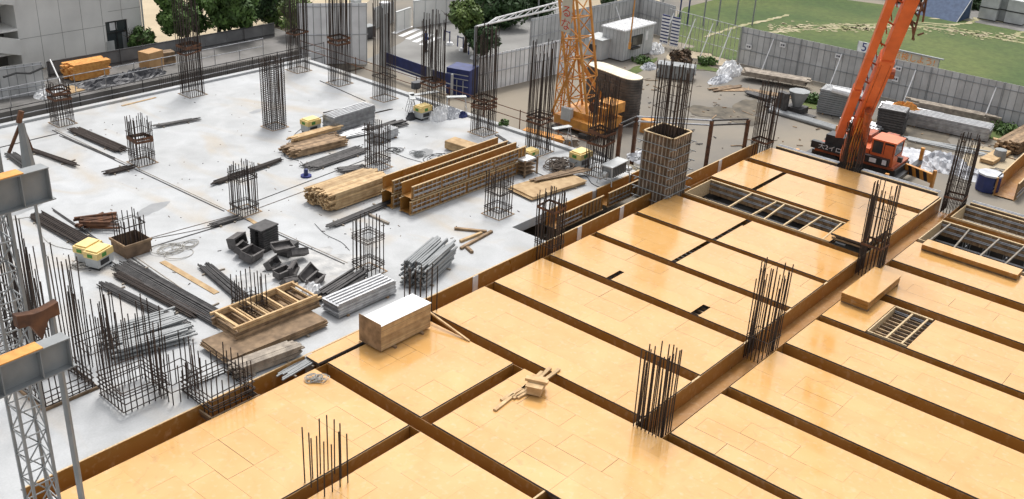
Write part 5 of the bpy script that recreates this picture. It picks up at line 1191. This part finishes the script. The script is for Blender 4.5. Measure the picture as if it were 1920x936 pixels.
# formwork planking between slab edge and trench on the right rear
t=thing('edge_formwork','Brown edge formwork and walkway along the right rear side of the slab','edge formwork',(44.2,30,-1.6)); b=MB()
for k in range(25): b.box(.1,.9,k*1.0,k*1.0+.94,.55+.02*(k%3),.6+.02*(k%3))
b.build('walk_boards','lumberold',t); b=MB(); b.box(.02,.06,0,25.2,0,1.6); b.build('face_panel','lumberold',t)
rr=random.Random(77); b=MB()
for k in range(420):
    g=G(rr.uniform(1130,1900),rr.uniform(120,330),YZ)
    if g.x<54.5 or g.x>74 or g.y<12: continue
    a=rr.uniform(0,3.1); X=Matrix.Rotation(a,4,'Z'); X.translation=Vector((g.x,g.y,YZ+.03)); l=rr.choice([.05,.08,.1,.15,.2,.5])
    b.box(-l,l,-.03,.03,0,rr.uniform(.02,.05),rr.choice([0,1,1,2]),X)
tag(b.build('yard_litter',['greywood','lumberold','blacksteel']),kind='stuff')
rr=random.Random(78); b=MB()
for k in range(200):
    g=G(rr.uniform(80,1150),rr.uniform(170,560),0)
    if not(17<g.x<43 and 28.5<g.y<54.5): continue
    a=rr.uniform(0,3.1); X=Matrix.Rotation(a,4,'Z'); X.translation=Vector((g.x,g.y,.004)); l=rr.choice([.02,.02,.03,.05,.08])
    b.box(-l,l,-.015,.015,0,.02,rr.choice([0,0,1,2]),X)
tag(b.build('slab_litter',['greywood','blacksteel','rebar']),kind='stuff')
# ================================================================ MOBILE CRANE
def mobilecrane():
    O=Vector((56.9,17.4,YZ)); t=thing('mobile_crane','Orange telescopic mobile crane beyond the far deck, boom raised past the top of the picture','mobile crane',O,math.radians(2))
    # local: x away from viewer, y to the left in the picture
    b=MB(); b.box(.3,2.7,1.1,6.2,.75,1.25,0); b.box(.2,2.8,4.9,6.5,.6,.95,0); b.build('carrier','black',t)
    for (x,y) in ((.35,2.0),(2.65,2.0),(.35,4.9),(2.65,4.9)):
        s=-1 if x<1 else 1
        w_=MB().tube((x-.22,y,.62),(x+.22,y,.62),.62,20).build('wheel','rubber',t); MB().tube((x+s*.2215,y,.62),(x+s*.24,y,.62),.3,12).build('rim','orange',w_)
    b=MB(); b.prism([(.15,1.2),(2.85,1.2),(2.85,6.0),(.15,6.0)],1.26,1.42); b.tube((1.2,5.6,1.42),(1.2,5.6,1.62),.45,14); b.build('deck_plate','orangedk',t)
    MB().tube((1.5,3.2,1.42),(1.5,3.2,1.62),.9,20).build('slew_ring','black',t)
    b=MB(); b.box(.25,2.75,2.8,5.0,1.63,2.35); b.build('superstructure','orange',t)
    b=MB(); b.box(-.05,.24,1.5,6.2,1.5,2.0); b.box(.0,.9,4.2,5.4,2.0,2.7); cw=b.build('counterweight','black',t)
    textmesh('大2イロ',.42,t,'white',facing(-.06,5.0,1.74)@Matrix.Translation((0,0,0)),'lettering')
    MB().box(-.056,-.051,2.2,2.6,1.6,1.9).build('reflector','white',t); MB().box(-.056,-.051,1.6,1.85,1.6,1.95).build('reflector','white',t)
    # cab
    b=MB(); X0,X1,Y0,Y1=.3,1.75,1.35,2.75
    b.box(X0,X1,Y0,Y1,1.43,2.15); 
    for (x,y) in ((X0,Y0),(X1-.08,Y0),(X0,Y1-.08),(X1-.08,Y1-.08),(X0,2.0)): b.box(x,x+.08,y,y+.08,2.151,3.05)
    b.box(X0-.03,X1+.03,Y0-.03,Y1+.03,3.051,3.15); cab=b.build('cab','orange',t)
    MB().box(X0+.03,X1-.03,Y0+.03,Y1-.03,2.16,3.04).build('window','glass',cab)
    MB().box(X0-.04,X0-.002,Y0+.1,Y0+.6,1.5,2.9).build('door','orange',cab)
    MB().tube((X0-.3,Y0-.5,2.3),(X0,Y0,2.4),.02).box(X0-.45,X0-.25,Y0-.6,Y0-.35,2.1,2.45).build('mirror','black',cab)
    b=MB(); b.box(.35,2.5,1.9,2.6,2.36,3.0); b.box(1.3,2.6,3.2,4.5,2.36,2.9); b.build('engine_cover','orangedk',t)
    # outriggers
    for (y,lab) in ((6.35,0),(.95,1)):
        b=MB(); b.box(-1.6,4.4,y-.14,y+.14,.55,.85); b.build('outrigger_beam','black' if lab else 'yellow',t)
        for x in (-1.6,4.4): b=MB(); b.box(x-.1,x+.1,y-.1,y+.1,.08,1.75); b.box(x-.3,x+.3,y-.3,y+.3,0,.08); b.build('outrigger_jack','yellow',t)
    # boom
    t.scale=(1,1,.84)
    P0=G(1592,280,.2); T=D(1724,-40,50)
    ax=(T-P0).normalized(); P0=P0; L=(T-P0).length
    side=ax.cross(Vector((0,0,1))).normalized(); up=side.cross(ax)
    def obj(mb,name,m,par): 
        o=mb.build(name,m,par); o.matrix_local=t.matrix_basis.inverted(); return o
    bpy.context.view_layer.update()
    def sec(q0,q1,w,h,off=Vector((0,0,0)),ch=.18):
        b=MB(); pts=[(-w/2,-h/2),(w/2,-h/2),(w/2+.0,h/2-ch),(w/2-ch,h/2),(-w/2+ch,h/2),(-w/2,h/2-ch)]
        X=Matrix((( side.x,up.x,ax.x,0),(side.y,up.y,ax.y,0),(side.z,up.z,ax.z,0),(0,0,0,1))); X.translation=P0+off
        b.prism(pts,q0,q1,0,X); return b
    o=obj(sec(-.8,L*.62,.72,.86),'boom_base_section','orange',t)
    for q in (L*.1,L*.35,L*.6): obj(sec(q,q+.12,.77,.91),'boom_collar','orangedk',o)
    o.children
    obj(sec(L*.62,L+3,.6,.72),'boom_top_section','orange',t)
    b=MB()
    for s in (-.22,.22):
        X=P0+side*s
        b.bar(X-up*.44+ax*.5,X-up*.44+ax*(L*.6),.02,.03)
    obj(b,'boom_seam','orangedk',t)
    # stowed jib on the left of the boom
    ofs=-side*.82 if (-side).y>0 else side*.82
    b=sec(1.6,L*.42,.45,.5,ofs,.08); obj(b,'folding_jib','orange',t)
    obj(sec(L*.425,L+2,.38,.42,ofs,.06),'folding_jib_tip','orange',t)
    b=MB()
    for k in range(14):
        q=2+k*(L-1)/14; b.tube(P0+ofs*.55+ax*q,P0+ofs*.8+ax*(q+.8),.03,4)
    obj(b,'jib_lacing','orangedk',t)
    b=MB()
    for k in range(9):
        q=1.8+k*L*.11; b.tube(P0+ax*q+ofs*.3,P0+ax*(q+.3)+ofs*.85,.05,6)
    obj(b,'jib_bracket','orangedk',t)
    b=MB(); b.tube(P0+Vector((-.6,-1.0,-.3)),P0+ax*5.5-up*.65,.2,10); obj(b,'lift_cylinder','orangedk',t)
    b=MB()
    for s in (-.35,-.2,-.05,.1,.25): b.tube(P0+side*s+ax*.2-up*.62-Vector((.3,.3*s,.9)),P0+side*s+ax*4.6-up*.6,.035,5)
    obj(b,'hydraulic_hoses','yellow',t)
    # cable drum and hook on the right side
    b=MB(); c=P0+ax*(L*.52)-ofs*.55; b.tube(c-side*.2,c+side*.2,.3,12); obj(b,'sheave','orangedk',t)
    b=MB(); c=P0+ax*(L*.86)-ofs*.62; 
    rr=random.Random(3)
    for k in range(12): b.tube(c+Vector((rr.gauss(0,.15),rr.gauss(0,.15),rr.uniform(-1.2,.6))),c+Vector((rr.gauss(0,.2),rr.gauss(0,.2),rr.uniform(-1.5,.9))),.05,5)
    obj(b,'hanging_tackle','rebarrust',t)
mobilecrane()
# striped barrier beam
p=G(1680,326,YZ)+Vector((-.5,0,0)); q=G(1748,354,YZ)+Vector((-.5,0,0)); o,rz,L=frame(p,q); t=thing('striped_beam','Yellow and black striped beam beside the mobile crane','barrier beam',(o.x,o.y,YZ),rz)
MB().box(0,L,-.1,.1,.5,1.05).build('beam','yellow',t); b=MB(); 
for k in range(5):
    x=L*(k+.15)/5; b._add([(x,-.104,.502),(x+L*.1,-.104,.502),(x+L*.02,-.104,1.048),(x-L*.08 if x-L*.08>0 else 0,-.104,1.048)],[(0,1,2,3)])
b.build('stripes','black',t); MB().box(L,L+.15,-.1,.1,0,1.3).box(0,.12,-.09,.09,0,.34).build('post','yellow',t)
# ================================================================ THE WORKER AT THE STREET ENTRANCE
def person():
    g=G(798,97,YZ); t=thing('person','Worker in a blue shirt and dark trousers standing at the street entrance behind the bars','person',(g.x,g.y,YZ),math.radians(200))
    def skin(name,verts,edges,rad,m,par):
        me=bpy.data.meshes.new(name); me.from_pydata(verts,edges,[]); o=bpy.data.objects.new(name,me); COL.objects.link(o); me.materials.append(MT[m])
        mod=o.modifiers.new('skin','SKIN'); mod.use_smooth_shade=True
        if not me.skin_vertices: 
            bpy.context.view_layer.update()
        if me.skin_vertices:
            for i,r in enumerate(rad): me.skin_vertices[0].data[i].radius=(r,r); me.skin_vertices[0].data[i].use_root=(i==0)
        s=o.modifiers.new('s','SUBSURF'); s.levels=1; s.render_levels=1; o.parent=par; return o
    # a lathe based continuous figure (tapered tubes welded by overlap into one mesh)
    def fig(name,segs,m,par):
        b=MB()
        for pts in segs:
            for i in range(len(pts)-1):
                (p,r),(q,s)=pts[i],pts[i+1]; b.tube(p,q,r,10,s)
        return b.build(name,m,par,smooth=True)
    body=fig('body',[[((0,0,.92),.13),((0,0,1.2),.12),((0,0,1.4),.14),((0,0,1.46),.06),((0,0,1.54),.055)],
       [((0,0,1.5),.06),((0,.01,1.56),.085),((0,.01,1.64),.095),((0,.01,1.70),.07),((0,0,1.73),.02)],[((0,.09,1.6),.02),((0,.12,1.6),.012)],
       [((.19,0,1.4),.05),((.27,.0,1.12),.04),((.24,.14,.9),.03),((.24,.17,.84),.035),((.24,.19,.78),.02)],[((-.19,0,1.4),.05),((-.27,.0,1.12),.04),((-.24,.12,.9),.03),((-.24,.15,.84),.035),((-.24,.17,.78),.02)],
       [((.1,0,.92),.09),((.11,.02,.5),.06),((.12,0,.1),.045),((.12,.12,.04),.04)],[((-.1,0,.92),.09),((-.13,.04,.5),.06),((-.14,0,.1),.045),((-.14,.12,.04),.04)]],'skin',t)
    fig('shirt',[[((0,0,.9),.165),((0,0,1.2),.15),((0,0,1.4),.175),((0,0,1.47),.08)],[((.14,0,1.43),.085),((.27,0,1.12),.06),((.25,.1,.96),.05)],[((-.14,0,1.43),.085),((-.27,0,1.12),.06),((-.25,.1,.96),.05)]],'shirt',t)
    fig('trousers',[[((0,0,.98),.16),((0,0,.84),.17)],[((.09,0,.92),.115),((.11,.02,.5),.085),((.12,0,.1),.07)],[((-.09,0,.92),.115),((-.13,.04,.5),.085),((-.14,0,.1),.07)]],'trouser',t)
    fig('shoe',[[((.12,-.06,.05),.055),((.12,.18,.04),.045)]],'black',t); fig('shoe',[[((-.14,-.06,.05),.055),((-.14,.18,.04),.045)]],'black',t)
    fig('helmet',[[((0,.01,1.665),.13),((0,.01,1.69),.115),((0,0,1.76),.07),((0,0,1.78),.02)]],'white',t)
person()
bpy.context.view_layer.update()
